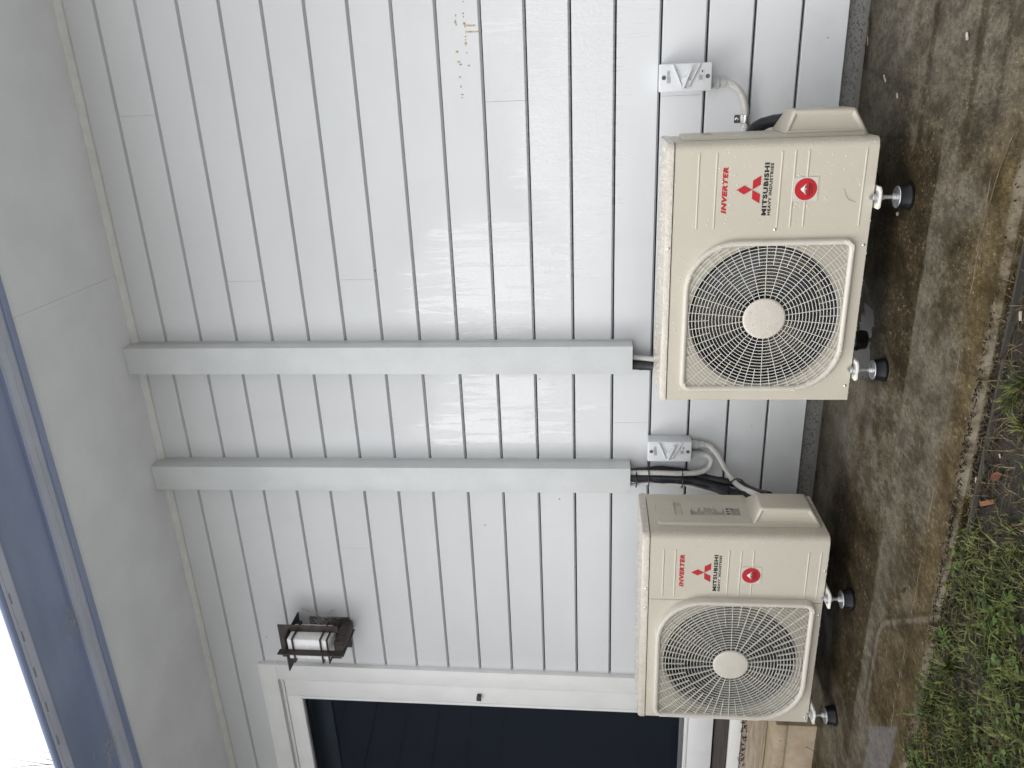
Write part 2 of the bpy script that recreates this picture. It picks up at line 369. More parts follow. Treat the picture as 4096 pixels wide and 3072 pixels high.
M['leafdark'] = mat_leafy('dark_leaf', (0.015, 0.011, 0.008), (0.035, 0.025, 0.018), .6)
M['bark'] = mat_wood('orange_bark', (0.10, 0.042, 0.016), (0.22, 0.10, 0.042))
M['chip'] = simple('pale_chip', (0.40, 0.35, 0.28), .7, 0, .25, 60)
M['twig'] = simple('dark_twig', (0.030, 0.022, 0.017), .7, 0, .3, 60)
M['edge'] = mat_wood('wet_edging_board', (0.018, 0.016, 0.011), (0.050, 0.045, 0.034))
M['sap'] = simple('brown_sap', (0.46, 0.36, 0.19), .3, 0, .35, 90)
M['roof'] = simple('roof_steel', (0.45, 0.50, 0.49), .4, 0, .06, 6)
M['slot'] = simple('slot_shade', (0.25, 0.27, 0.32), .6, 0, .15, 40)
M['handle'] = simple('dark_handle', (0.06, 0.058, 0.055), .4, .5, .1, 30)

# ------------------------------------------------------------------ mesh helpers
ORG = {}
def tag(o, label=None, cat=None, group=None, kind=None):
    if label: o['label'] = label
    if cat: o['category'] = cat
    if group: o['group'] = group
    if kind: o['kind'] = kind
    return o
def thing(name, label, cat, loc=(0, 0, 0), group=None):
    o = bpy.data.objects.new(name, None); o.empty_display_size = .05; col.objects.link(o); o.location = loc
    ORG[o.name] = Vector(loc)
    return tag(o, label, cat, group)
def origin(o): return ORG.get(o.name, Vector((0, 0, 0))) if o else Vector((0, 0, 0))

class MB:
    def __init__(s): s.v = []; s.f = []
    def add(s, vs, fs):
        b = len(s.v); s.v += [tuple(v) for v in vs]; s.f += [tuple(b+i for i in f) for f in fs]
    def box(s, a, b):
        (x0, y0, z0), (x1, y1, z1) = a, b
        s.add([(x0, y0, z0), (x1, y0, z0), (x1, y1, z0), (x0, y1, z0), (x0, y0, z1), (x1, y0, z1), (x1, y1, z1), (x0, y1, z1)],
              [(0, 3, 2, 1), (4, 5, 6, 7), (0, 1, 5, 4), (1, 2, 6, 5), (2, 3, 7, 6), (3, 0, 4, 7)])
        return s
    def prism(s, poly, axis, a, b, caps=True):
        n = len(poly)
        def P(p, t):
            return {0: (t, p[0], p[1]), 1: (p[0], t, p[1]), 2: (p[0], p[1], t)}[axis]
        vs = [P(p, a) for p in poly]+[P(p, b) for p in poly]
        fs = [(i, (i+1) % n, n+(i+1) % n, n+i) for i in range(n)]
        if caps: fs += [tuple(range(n))[::-1], tuple(range(n, 2*n))]
        s.add(vs, fs); return s
    def bar(s, p, q, w, h, up=(0, 0, 1)):
        p, q = Vector(p), Vector(q); d = (q-p).normalized(); u = Vector(up)
        r = d.cross(u)
        if r.length < 1e-4: r = d.cross(Vector((1, 0, 0)))
        r.normalize(); u = r.cross(d).normalized()
        vs = [c+r*(i*w/2)+u*(j*h/2) for c in (p, q) for i, j in ((-1, -1), (1, -1), (1, 1), (-1, 1))]
        s.add(vs, [(0, 3, 2, 1), (4, 5, 6, 7), (0, 1, 5, 4), (1, 2, 6, 5), (2, 3, 7, 6), (3, 0, 4, 7)]); return s
    def tube(s, pts, rad, n=8, caps=True):
        pts = [Vector(p) for p in pts]; m = len(pts)
        rads = rad if isinstance(rad, (list, tuple)) else [rad]*m
        ref = Vector((0, 0, 1)); vs = []; fs = []; prev = None
        for i, p in enumerate(pts):
            d = (pts[min(i+1, m-1)]-pts[max(i-1, 0)])
            if d.length < 1e-9: d = Vector((0, 0, 1))
            d.normalize()
            if prev is None:
                a = d.cross(ref)
                if a.length < 1e-3: a = d.cross(Vector((1, 0, 0)))
            else: a = prev-d*prev.dot(d)
            a.normalize(); prev = a; b = d.cross(a)
            for k in range(n):
                t = 2*PI*k/n; vs.append(p+(a*math.cos(t)+b*math.sin(t))*rads[i])
        for i in range(m-1):
            for k in range(n): fs.append((i*n+k, i*n+(k+1) % n, (i+1)*n+(k+1) % n, (i+1)*n+k))
        if caps: fs += [tuple(range(n))[::-1], tuple(range((m-1)*n, m*n))]
        s.add(vs, fs); return s
    def lathe(s, prof, c, axis=2, n=24):
        c = Vector(c); vs = []; fs = []; m = len(prof)
        for r, h in prof:
            for k in range(n):
                t = 2*PI*k/n; a, b = r*math.cos(t), r*math.sin(t)
                vs.append(c+Vector({0: (h, a, b), 1: (a, h, b), 2: (a, b, h)}[axis]))
        for i in range(m-1):
            for k in range(n): fs.append((i*n+k, i*n+(k+1) % n, (i+1)*n+(k+1) % n, (i+1)*n+k))
        if prof[0][0] > 1e-6: fs.append(tuple(range(n))[::-1])
        if prof[-1][0] > 1e-6: fs.append(tuple(range((m-1)*n, m*n)))
        s.add(vs, fs); return s
    def dome(s, c, nrm, r, h=.6):
        c = Vector(c); nv = Vector(nrm).normalized(); a = nv.orthogonal().normalized(); b = nv.cross(a)
        vs = []
        for rr, hh in ((1, -.15), (.8, .6)):
            for k in range(6):
                t = k*PI/3; vs.append(c+(a*math.cos(t)+b*math.sin(t))*r*rr+nv*r*h*hh)
        vs.append(c+nv*r*h)
        fs = [(k, (k+1) % 6, 6+(k+1) % 6, 6+k) for k in range(6)]+[(6+k, 6+(k+1) % 6, 12) for k in range(6)]
        s.add(vs, fs); return s
    def mesh(s, name, off=Vector((0, 0, 0)), bevel=0, seg=2, smooth=35, recalc=True):
        me = bpy.data.meshes.new(name)
        me.from_pydata([(v[0]-off.x, v[1]-off.y, v[2]-off.z) for v in s.v], [], s.f)
        if bevel or recalc:
            bm = bmesh.new(); bm.from_mesh(me)
            if recalc: bmesh.ops.recalc_face_normals(bm, faces=bm.faces)
            if bevel:
                ed = [e for e in bm.edges if len(e.link_faces) == 2 and e.calc_face_angle(0) > math.radians(25)]
                bmesh.ops.bevel(bm, geom=ed, offset=bevel, segments=seg, profile=.5, affect='EDGES', clamp_overlap=True)
            bm.to_mesh(me); bm.free()
        if smooth:
            me.polygons.foreach_set('use_smooth', [True]*len(me.polygons))
            me.set_sharp_from_angle(angle=math.radians(smooth))
        me.update(); return me
    def build(s, name, mat, parent=None, bevel=0, seg=2, smooth=35, org=None, recalc=True):
        if parent is not None:
            root = parent
            while root.parent: root = root.parent
            off = origin(root)
        else: off = Vector(org or (0, 0, 0))
        me = s.mesh(name, off, bevel, seg, smooth, recalc)
        o = bpy.data.objects.new(name, me); me.materials.append(mat); col.objects.link(o)
        if parent is not None: o.parent = parent
        else: o.location = off
        return o

def place(name, me, mat, loc, parent, rot=(0, 0, 0), scale=1.0):
    """A child sharing mesh data, at a world location."""
    o = bpy.data.objects.new(name, me); col.objects.link(o)
    if mat and not me.materials: me.materials.append(mat)
    root = parent
    while root.parent: root = root.parent
    o.parent = parent; o.location = Vector(loc)-origin(root); o.rotation_euler = rot
    o.scale = (scale, scale, scale) if not isinstance(scale, tuple) else scale
    return o
def copy_tree(o, parent=None):
    c = o.copy(); col.objects.link(c)
    if parent is not None: c.parent = parent
    for ch in list(o.children): copy_tree(ch, c)
    return c
def spline(pts, n=8):
    P = [Vector(p) for p in pts]; P = [P[0]*2-P[1]]+P+[P[-1]*2-P[-2]]; out = []
    for i in range(1, len(P)-2):
        a, b, c, d = P[i-1], P[i], P[i+1], P[i+2]
        for k in range(n):
            t = k/n
            out.append(.5*((2*b)+(c-a)*t+(2*a-5*b+4*c-d)*t*t+(3*b-a-3*c+d)*t**3))
    out.append(P[-2]); return out
def resample(pts, step):
    out = [pts[0].copy()]; acc = 0
    for a, b in zip(pts, pts[1:]):
        L = (b-a).length
        while acc+L >= step:
            t = (step-acc)/L; a = a.lerp(b, t); out.append(a.copy()); L = (b-a).length; acc = 0
        acc += L
    return out
def corrugated(pts, r, pitch=.0046):
    q = resample(spline(pts, 14), pitch/4); m = MB()
    prof = (1.0, 1.0, .80, .80)
    m.tube(q, [r*prof[i % 4] for i in range(len(q))], 12); return m
def text_mesh(s, x0, x1, z0, z1, y, bold=.02, shear=0.0, spc=1.05):
    """Lettering fitted to a rectangle of the plane at depth y, read from -Y."""
    cu = bpy.data.curves.new('lettering', 'FONT'); cu.body = s; cu.size = 1.0; cu.offset = bold; cu.shear = shear; cu.resolution_u = 3
    cu.space_character = spc
    ob = bpy.data.objects.new('lettering_source', cu); col.objects.link(ob)
    bpy.context.view_layer.update()
    me = bpy.data.meshes.new_from_object(ob.evaluated_get(bpy.context.evaluated_depsgraph_get()))
    bpy.data.objects.remove(ob); bpy.data.curves.remove(cu)
    xs = [v.co.x for v in me.vertices]; ys = [v.co.y for v in me.vertices]
    a, b, c, d = min(xs), max(xs), min(ys), max(ys)
    mb = MB()
    vs = [(x0+(v.co.x-a)/(b-a)*(x1-x0), y, z0+(v.co.y-c)/(d-c)*(z1-z0)) for v in me.vertices]
    mb.add(vs, [tuple(p.vertices) for p in me.polygons])
    bpy.data.meshes.remove(me); return mb

# ------------------------------------------------------------------ ground
PITCH_B = 0.148
SOFF = 2.712
def struct(o): o['kind'] = 'structure'; return o
g = MB(); n_ = 40
gv = []; gf = []
gx = [-200, -60, -20, -8]+[-4+i*.1 for i in range(65)]+[4, 8, 20, 60, 200]
gy = [-200, -60, -20, -8, -5]+[-3.0+i*.08 for i in range(24)]+[-1.094]
import mathutils.noise as mn
for yv in gy:
    for xv in gx:
        h = 0.0
        if -3.1 < yv < -1.0 and -4.1 < xv < 2.6:
            h = .018*mn.noise(Vector((xv*5, yv*5, 0)))+.010*mn.noise(Vector((xv*14, yv*14, 3)))
        gv.append((xv, yv, -.036+h+.020*max(0, min(1, (yv+1.32)/.2))))
W_ = len(gx)
for j in range(len(gy)-1):
    for i in range(W_-1): gf.append((j*W_+i, j*W_+i+1, (j+1)*W_+i+1, (j+1)*W_+i))
g.add(gv, gf)
b0 = len(g.v)
g.add([(-200, -1.1205, -.036), (200, -1.1205, -.036), (200, 200, -.045), (-200, 200, -.045)], [(0, 1, 2, 3)])
ground = struct(g.build('ground', M['soil'], smooth=80))
p = MB(); p.prism([(.02, -.2), (.02, 0), (-1.078, 0), (-1.086, -.004), (-1.092, -.012), (-1.094, -.2)], 0, -9, 6)
path = struct(p.build('concrete_path', M['path'], smooth=0))

p = MB(); p.box((-14, -16, -.2), (14, -2.7, -.014)); struct(p.build('bounce_slab', simple('pale_bounce', (.46, .455, .44), .7, 0, .10, 3, .2, 90), smooth=0))  # unseen slab added behind the camera to bounce light up to the soffit

edging = thing('garden_edging', 'thin wet timber edging strip sunk between the concrete path and the lawn', 'edging', (-1, -1.13, -.05))
p = MB(); q = [(-6+i*.3, -1.131+.006*math.sin(i*1.7)+.004*math.sin(i*.6), 0) for i in range(31)]
for a, b in zip(q, q[1:]): p.prism([(a[1]-.004, -.14), (a[1]+.004, -.14), (b[1]+.004, -.009), (b[1]-.004, -.009)], 0, a[0]+.001, b[0])
p.build('edging_strip', M['edge'], edging, smooth=0)

# ------------------------------------------------------------------ house wall
wall = thing('house_wall', 'pale grey horizontal weatherboard wall streaked with rain behind the two heat pumps', 'wall', (0, 0, 0))
DOOR_R = -2.512; DOOR_L = -4.6; DOOR_T = 2.452
joints = {1: -.062, 3: -.674, 6: -.675, 10: -.062, 13: -1.264, 14: -.066, 5: -1.872, 8: 1.3, 12: 1.1, 4: .9, 16: .7}
def board(k, x0, x1):
    b = (17.42-k)*PITCH_B-.003; t = b+PITCH_B-.0048
    if t > SOFF-.001: t = SOFF-.001
    if k == 17: b += .002
    poly = [(.004, b), (.004, t), (-.0185, t), (-.020, t-.0015), (-.0205, b+.0076), (-.0198, b+.0062), (-.0085, b+.0012), (-.0040, b)]
    m = MB(); m.prism(poly, 0, x0, x1)
    m.build('weatherboard', M['wall'], wall, smooth=0)
for k in range(0, 18):
    zt = (17.42-k)*PITCH_B+PITCH_B
    spans = []
    if k <= 0: spans = [(-7.5, 4.0)]
    else: spans = [(DOOR_R-.002, 4.0), (-7.5, DOOR_L+.002)]
    if k == 0 or k == 1: spans = [(-7.5, 4.0)]
    if k == 1:
        # this board is cut round the door head
        spans = [(-7.5, 4.0)]
    for a, b in spans:
        if k in joints and a < joints[k] < b:
            board(k, a, joints[k]-.00035); board(k, joints[k]+.00035, b)
        else: board(k, a, b)
# a narrow infill of board 2 above the door head is covered by the architrave
m = MB(); m.box((-7.5, .0045, .05), (DOOR_L, .02, 2.85)); m.box((DOOR_R, .006, .05), (4, .02, 2.85)); m.box((DOOR_L, .006, 2.42), (DOOR_R, .02, 2.85))
m.build('wall_lining', M['dark'], wall, smooth=0)
m = MB(); m.box((-2.5, -.004, -.12), (4, .2, .060)); m.box((-7.5, -.004, -.12), (-2.5, .2, .060))
m.build('footing', M['footing'], wall, smooth=0)
m = MB(); m.prism([(-.021, SOFF-.0005), (-.021, SOFF-.026), (-.030, SOFF-.024), (-.038, SOFF-.014), (-.040, SOFF-.0005)], 0, -7.5, 4)
m.build('cornice_moulding', M['quad'], wall, smooth=30)
# small scuffs of brown sap on two boards
m = MB()
def blob(m, x, z, w, h, y=-.0212):
    n = 9; vs = [(x, y-.0012, z)]
    for i in range(n):
        t = 2*PI*i/n; q = random.uniform(.6, 1.15); vs.append((x+w*q*math.cos(t), y, z+h*q*math.sin(t)))
    m.add(vs, [(0, 1+i, 1+(i+1) % n) for i in range(n)])
sapx = [(.335, 1.395), (.30, 1.385), (.27, 1.385), (.25, 1.384), (.215, 1.386), (.205, 1.386), (.185, 1.385), (.175, 1.383), (.145, 1.383), (.135, 1.383), (.125, 1.383), (.118, 1.384), (.095, 1.381), (.21, 1.412), (.195, 1.413), (.19, 1.414), (.182, 1.412), (.10, 1.415), (.06, 1.404), (.068, 1.410), (.02, 1.41), (-.01, 1.408), (-.035, 1.405), (-.045, 1.406), (.055, 1.377)]
for x, z in sapx:
    blob(m, x, z-.088, random.uniform(.002, .0045), random.uniform(.002, .006))
m.add([(.176, -.0213, 1.2960), (.181, -.0213, 1.2960), (.180, -.0213, 1.2620), (.178, -.0213, 1.2560), (.175, -.0213, 1.2640)], [(0, 1, 2, 3, 4)])
m.add([(.156, -.0213, 1.2940), (.162, -.0213, 1.2940), (.160, -.0213, 1.2440), (.158, -.0213, 1.2400), (.157, -.0213, 1.2480)], [(0, 1, 2, 3, 4)])
m.build('sap_stain', M['sap'], wall, smooth=0)

# ------------------------------------------------------------------ eave, soffit, gutter
eave = thing('eave', 'smooth pale grey soffit under the roof overhang at the top of the wall', 'eave', (0, -.3, SOFF))
m = MB(); m.box((-.639, -.622, SOFF), (4, .3, SOFF+.006)); m.build('soffit_panel', M['soffit'], eave, smooth=0)
m = MB(); m.box((-7.5, -.622, SOFF), (-.656, .3, SOFF+.006)); m.build('soffit_panel', M['soffit'], eave, smooth=0)
m = MB(); m.box((-.6555, -.6215, SOFF-.0022), (-.6395, -.041, SOFF+.005)); m.build('soffit_joiner', M['soffit'], eave, bevel=.0006, smooth=0)
m = MB(); m.box((-7.5, -.648, SOFF-.010), (4, -.6225, SOFF+.17)); m.build('fascia_board', M['gutter'], eave, bevel=.002)
m = MB(); m.prism([(-.66, SOFF+.172), (-.76, SOFF+.160), (-.76, SOFF+.180), (2.5, SOFF+1.2), (2.5, SOFF+1.18), (.3, SOFF+.47)], 0, -7.6, 4.1); m.build('roof_sheet', M['roof'], eave, smooth=0)

gut = thing('roof_gutter', 'slate blue folded metal gutter along the eave with a slotted front lip', 'gutter', (0, -.8, SOFF))
def profile(pts): return [(y, z) for y, z in pts]
m = MB()
P_ = [(-.650, SOFF+.15), (-.650, SOFF-.004), (-.6555, SOFF-.0055), (-.6565, SOFF-.0030), (-.6580, SOFF-.0060), (-.672, SOFF-.0085), (-.684, SOFF-.0095), (-.6848, SOFF-.0065), (-.6862, SOFF-.0095), (-.700, SOFF-.0070), (-.7055, SOFF-.0035), (-.7062, SOFF+.0005), (-.712, SOFF+.001)]
m.prism(P_+[(-.712, SOFF+.004), (-.652, SOFF+.004), (-.652, SOFF+.15)], 0, -7.5, 4.0)
m.build('gutter_flange', M['gutterlit'], gut, smooth=25)
m = MB()
outer = [(-.712, SOFF+.014), (-.735, SOFF+.020), (-.78, SOFF+.024), (-.84, SOFF+.024), (-.89, SOFF+.019), (-.917, SOFF+.011), (-.925, SOFF-.004), (-.934, SOFF-.006), (-.966, SOFF+.002), (-.975, SOFF+.003), (-.982, SOFF+.007), (-.984, SOFF+.0135), (-.977, SOFF+.020), (-.970, SOFF+.025), (-.962, SOFF+.028)]
inner = [(y+.0030, z+.0028) for y, z in outer]
for nm, i0, i1, mt in (('gutter_trough', 0, 7, 'gutter'), ('gutter_lip', 6, 9, 'gutterlit'), ('gutter_roll', 8, len(outer)-1, 'gutter'), ('gutter_bead', len(outer)-2, len(outer), 'gutterlit')):
    m = MB(); o_, n_ = outer[i0:i1], inner[i0:i1]
    if nm in ('gutter_lip', 'gutter_bead'): o_ = [(y, z-.0006) for y, z in o_]
    m.prism(o_+n_[::-1], 0, -7.5, 4.0)
    m.build(nm, M[mt], gut, smooth=50)
m = MB(); m.prism([(-.7115, SOFF+.004), (-.7135, SOFF+.004), (-.7135, SOFF+.016), (-.7115, SOFF+.016)], 0, -7.5, 4); m.build('gutter_seam', M['gutter'], gut, smooth=0)
sl = MB(); sl.box((-.021, -.0034, -.0003), (.021, .0034, .0008)); slm = sl.mesh('overflow_slot', bevel=.0003)
sm2 = MB(); sm2.box((-.048, -.0006, -.0003), (.048, .0006, .0008)); smm = sm2.mesh('lip_seam')
k = 0
xs = -6.9
tilt = math.atan2(.008, .032)
while xs < 3.5:
    place('overflow_slot', slm, M['slot'], (xs, -.953, SOFF-.0018), gut, rot=(-tilt, 0, 0))
    place('lip_seam', smm, M['slot'], (xs+.073, -.956, SOFF-.0010), gut, rot=(-tilt, 0, 0))
    xs += .147

# ------------------------------------------------------------------ cable ducts
def duct(xc, top, rot, label):
    t = thing('pipe_duct', label, 'pipe duct', (xc, -.02, .728), 'vertical pipe ducts on the wall')
    w = .108; z0 = .728
    m = MB(); d = .0015
    poly = [(xc-w/2, -.0215), (xc-w/2, -.105), (xc+w/2, -.105), (xc+w/2, -.0215), (xc+w/2-d, -.0215), (xc+w/2-d, -.105+d), (xc-w/2+d, -.105+d), (xc-w/2+d, -.0215)]
    m.prism(poly, 2, z0, top); m.build('duct_cover', M['duct'], t, bevel=.0012, seg=2)
    m = MB(); m.box((xc-w/2-.002, -.0325, z0+.007), (xc-w/2-.0003, -.0208, top-.01)); m.box((xc+w/2+.0003, -.0325, z0+.007), (xc+w/2+.002, -.0208, top-.01)); m.box((xc-w/2+.002, -.0225, z0+.007), (xc+w/2-.002, -.0207, top-.01))
    m.build('duct_base', M['duct'], t, bevel=.0005)
    m = MB()
    for i in range(70):
        x = xc+random.uniform(-.5, .5)*w*.95; z = z0+.1+random.random()**1.6*1.5
        m.dome((x, -.1052, z), (0, -1, 0), random.uniform(.0009, .0022), .6)
    o = m.build('raindrops', M['drop'], t, recalc=False); o['kind'] = 'stuff'
    t.rotation_euler = (0, rot, 0)
    return t
duct(-.9745, SOFF-.001, .0022, 'grey vertical pipe duct ending above the heat pump nearer the camera')
duct(-1.4785, SOFF-.001, -.0058, 'grey vertical pipe duct whose black pipes and white conduit run to the far heat pump')

# ------------------------------------------------------------------ heat pumps
def leaf_outline(cx, cz, a, b, rs, rl, d=0.0, n=12):
    """Rounded rectangle: small radius top-left and bottom-right, large radius top-right and bottom-left (seen from the front)."""
    a -= d; b -= d; pts = []
    rs = max(rs-d, .006); rl = max(rl-d, .006)
    for sx, sz, r, a0 in ((1, 1, rl, 0), (-1, 1, rs, 90), (-1, -1, rl, 180), (1, -1, rs, 270)):
        ox, oz = cx+sx*(a-r), cz+sz*(b-r)
        for i in range(n+1):
            t = math.radians(a0+90*i/n); pts.append((ox+r*math.cos(t), oz+r*math.sin(t)))
    return pts
def inside_leaf(x, z, cx, cz, a, b, rs, rl):
    dx, dz = x-cx, z-cz
    if abs(dx) > a or abs(dz) > b: return False
    r = rl if dx*dz > 0 else rs
    qx, qz = abs(dx)-(a-r), abs(dz)-(b-r)
    return not (qx > 0 and qz > 0 and qx*qx+qz*qz > r*r)

SCREW = MB(); SCREW.lathe([(0, -.0022), (.0022, -.0022), (.0038, -.0012), (.0042, 0), (.0042, .001)], (0, 0, 0), 1, 12)
SCREW.box((-.0026, -.0027, -.0005), (.0026, -.0021, .0005)); SCREW.box((-.0005, -.0027, -.0026), (.0005, -.0021, .0026))
SCREW_ME = SCREW.mesh('screw'); SCREW_ME.materials.append(M['chrome'])
def rib_mesh(L):
    m = MB(); pts = []
    for i in range(7):
        t = PI*i/6; pts.append((-math.sin(t)*.0016, math.cos(t)*.0030))
    m.prism(pts, 0, -L/2, L/2); return m.mesh('pressed_rib', smooth=60)
def foot(x, y, parent, zc):
    """bolt-on rubber foot under the casing"""
    f = MB(); f.lathe([(.0360, 0), (.0370, .005), (.0352, .010), (.0340, .013), (.0312, .0325), (.027, .0335)], (x, y, 0.0005), 2, 28)
    fo = f.build('rubber_foot', M['rubber'], parent, smooth=40)
    m = MB(); m.lathe([(.0295, .0340), (.0302, .0350), (.0295, .0366), (.012, .0382)], (x, y, 0), 2, 24); m.build('washer', M['zinc'], fo)
    m = MB(); m.lathe([(.0058, .038), (.0058, zc+.022)], (x, y, 0), 2, 12); m.build('bolt', M['zinc'], fo)
    m = MB(); m.lathe([(.0105, .0384), (.0105, .047)], (x, y, 0), 2, 6); m.build('nut', M['zinc'], fo, bevel=.001)
    m = MB(); m.lathe([(.017, zc+.0035), (.017, zc+.0055)], (x, y, 0), 2, 20); m.lathe([(.0105, zc+.006), (.0105, zc+.0145)], (x, y, 0), 2, 6); m.lathe([(.0105, zc-.013), (.0105, zc-.004)], (x, y, 0), 2, 6); m.build('lock_nut', M['zinc'], fo, bevel=.0008)
    m = MB()
    m.prism([(x-.031, y+.06), (x-.031, y-.012), (x-.024, y-.022), (x+.020, y-.022), (x+.030, y-.012), (x+.031, y+.06)], 2, zc-.003, zc+.003)
    m.build('mounting_bracket', M['bracket'], parent, bevel=.001)

def heat_pump(name, label, x0, x1, z0, ztop, zlid, yf, yb, guard, hub, ghole, gy, gdepth, ribs, ribx, txt, emb, stk, screws, feet, seam, wire, drops, lbl):
    t = thing('heat_pump', label, 'heat pump', ((x0+x1)/2, (yf+yb)/2, 0), 'heat pump outdoor units')
    r = .022
    # casing: sides, back and floor, with rounded front corners
    arcR = [(x1-r+r*math.sin(a), yf+r-r*math.cos(a)) for a in [PI/2*i/6 for i in range(7)]]
    arcL = [(x0+.008-.008*math.sin(a), yf+.008-.008*math.cos(a)) for a in [PI/2*i/4 for i in range(5)]]
    plan = arcR+[(x1, yb+.02), (x1-.02, yb), (x0+.02, yb), (x0, yb+.02)]+arcL[::-1]
    m = MB(); n = len(plan)
    vs = [(x, y, z0) for x, y in plan]+[(x, y, ztop) for x, y in plan]
    fs = [(i, i+1, n+i+1, n+i) for i in range(n-1)]+[tuple(range(n))[::-1]]
    m.add(vs, fs)
    cas = m.build('casing', M['casing'], t, smooth=40)
    hx, hz = hub
    # front panel with the round fan opening
    def plate(nm, xa, xb, hole=None):
        m = MB()
        if hole:
            cx, cz, R = hole
            ang = [2*PI*i/96 for i in range(96)]+[math.atan2(zz-cz, xx-cx) % (2*PI) for xx in (xa, xb) for zz in (z0, ztop)]
            ang = sorted(set(round(a, 5) for a in ang)); N = len(ang); vi = []; vo = []; vb = []
            for a in ang:
                c, s_ = math.cos(a), math.sin(a)
                k = min([(xb-cx)/c if c > 1e-6 else 9, (xa-cx)/c if c < -1e-6 else 9, (ztop-cz)/s_ if s_ > 1e-6 else 9, (z0-cz)/s_ if s_ < -1e-6 else 9])
                vo.append((cx+c*k, yf, cz+s_*k)); vi.append((cx+c*min(R, k-.002), yf, cz+s_*min(R, k-.002))); vb.append((cx+c*min(R-.006, k-.004), yf+.012, cz+s_*min(R-.006, k-.004)))
            m.add(vo+vi+vb, [(i, (i+1) % N, N+(i+1) % N, N+i) for i in range(N)]+[(N+i, N+(i+1) % N, 2*N+(i+1) % N, 2*N+i) for i in range(N)])
            return m.build(nm, M['casing'], t, smooth=40)
        m.add([(xa, yf, z0), (xb, yf, z0), (xb, yf, ztop), (xa, yf, ztop)], [(0, 1, 2, 3)])
        return m.build(nm, M['casing'], t, smooth=0)
    if seam:
        plate('front_panel', x0+.008, seam-.0008, (hx, hz, ghole)); plate('front_panel', seam+.0008, x1-r)
    else: plate('front_panel', x0+.008, x1-r, (hx, hz, ghole))
    m = MB(); m.box((x0+.004, yf+.0005, z0-.0012), (x1-r, yf+.012, z0+.0016)); m.build('bottom_flange', M['casing'], t)
    # lid
    def off(pl, d): 
        cx, cy = (x0+x1)/2, (yf+yb)/2
        return [(x+(d if x > cx else -d), y+(d if y > cy else -d)) for x, y in pl]
    m = MB(); rings = [(off(plan, .0005), ztop+.0022), (off(plan, .0022), ztop+.0030), (off(plan, .0022), zlid-.010), (off(plan, -.001), zlid-.003), (off(plan, -.010), zlid)]
    vs = []; fs = []
    for pl, z in rings: vs += [(x, y, z) for x, y in pl]
    for i in range(len(rings)-1):
        for j in range(n): fs.append((i*n+j, i*n+(j+1) % n, (i+1)*n+(j+1) % n, (i+1)*n+j))
    fs += [tuple(range(n))[::-1], tuple(range((len(rings)-1)*n, len(rings)*n))]
    m.add(vs, fs); m.build('lid', M['lid'], t, smooth=40)
    # inside: shroud, coil, motor bracket, fan
    m = MB(); N = 64; R = ghole-.006; vs = []
    for rr, yy in ((R, yf+.0125), (R-.014, yf+.03), (R-.016, yf+.085)):
        vs += [(hx+rr*math.cos(2*PI*i/N), yy, hz+rr*math.sin(2*PI*i/N)) for i in range(N)]
    m.add(vs, [(k*N+i, k*N+(i+1) % N, (k+1)*N+(i+1) % N, (k+1)*N+i) for k in range(2) for i in range(N)])
    m.build('fan_shroud', M['fan'], t, smooth=60)
    m = MB()
    m.box((x0+.02, yb+.03, z0+.02), (hx+ghole+.01, yb+.034, ztop-.02))
    m.box((hx+ghole+.012, yf+.03, z0+.01), (hx+ghole+.014, yb+.03, ztop-.01))
    cl = m.build('coil_panel', M['dark'], t, smooth=0)
    m = MB(); m.box((hx-.028, yb+.06, z0+.02), (hx-.010, yb+.075, ztop-.02)); m.box((hx+.010, yb+.06, z0+.02), (hx+.028, yb+.075, ztop-.02)); m.build('motor_bracket', M['fan'], t)
    m = MB(); m.lathe([(.045, yf+.06), (.05, yf+.07), (.05, yf+.13)], (hx, 0, hz), 1, 24); fan = m.build('fan_hub', M['fan'], t)
    for bl in range(3):
        m = MB(); vs = []; fs = []; nu, nvv = 8, 5
        for i in range(nu+1):
            for j in range(nvv+1):
                rr = .05+(R-.03-.05)*j/nvv; ph = math.radians(20+120*bl+62*(i/nu)*(1+.25*j/nvv)-j*5)
                vs.append((hx+rr*math.cos(ph), yf+.055+.055*i/nu, hz+rr*math.sin(ph)))
        for i in range(nu):
            for j in range(nvv): a = i*(nvv+1)+j; fs.append((a, a+1, a+nvv+2, a+nvv+1))
        m.add(vs, fs); m.build('fan_blade', M['fan'], fan, smooth=60)
    # guard
    gcx, gcz, ga, gb, rs, rl, fw = guard
    m = MB(); prof = [(0, yf+.0006), (.0008, gy+.004), (.005, gy), (fw*.55, gy-.0005), (fw-.003, gy+.002), (fw, gy+.006), (fw, yf+.0004)]
    vs = []
    for d, yy in prof: vs += [(x, yy, z) for x, z in leaf_outline(gcx, gcz, ga, gb, rs, rl, d)]
    N = len(leaf_outline(0, 0, ga, gb, rs, rl)); fs = []
    for i in range(len(prof)-1):
        for j in range(N): fs.append((i*N+j, i*N+(j+1) % N, (i+1)*N+(j+1) % N, (i+1)*N+j))
    m.add(vs, fs); gd = m.build('fan_guard', M['guardframe'], t, smooth=50)
    # broken-up inner parameters
    ia, ib, irs, irl = ga-fw+.001, gb-fw+.001, max(rs-fw, .006), max(rl-fw, .006)
    ins = lambda x, z: inside_leaf(x, z, gcx, gcz, ia, ib, irs, irl)
    yw = gy+.005; R0 = .0625; dr = .0099 if name == 'near' else .0112
    k = 1
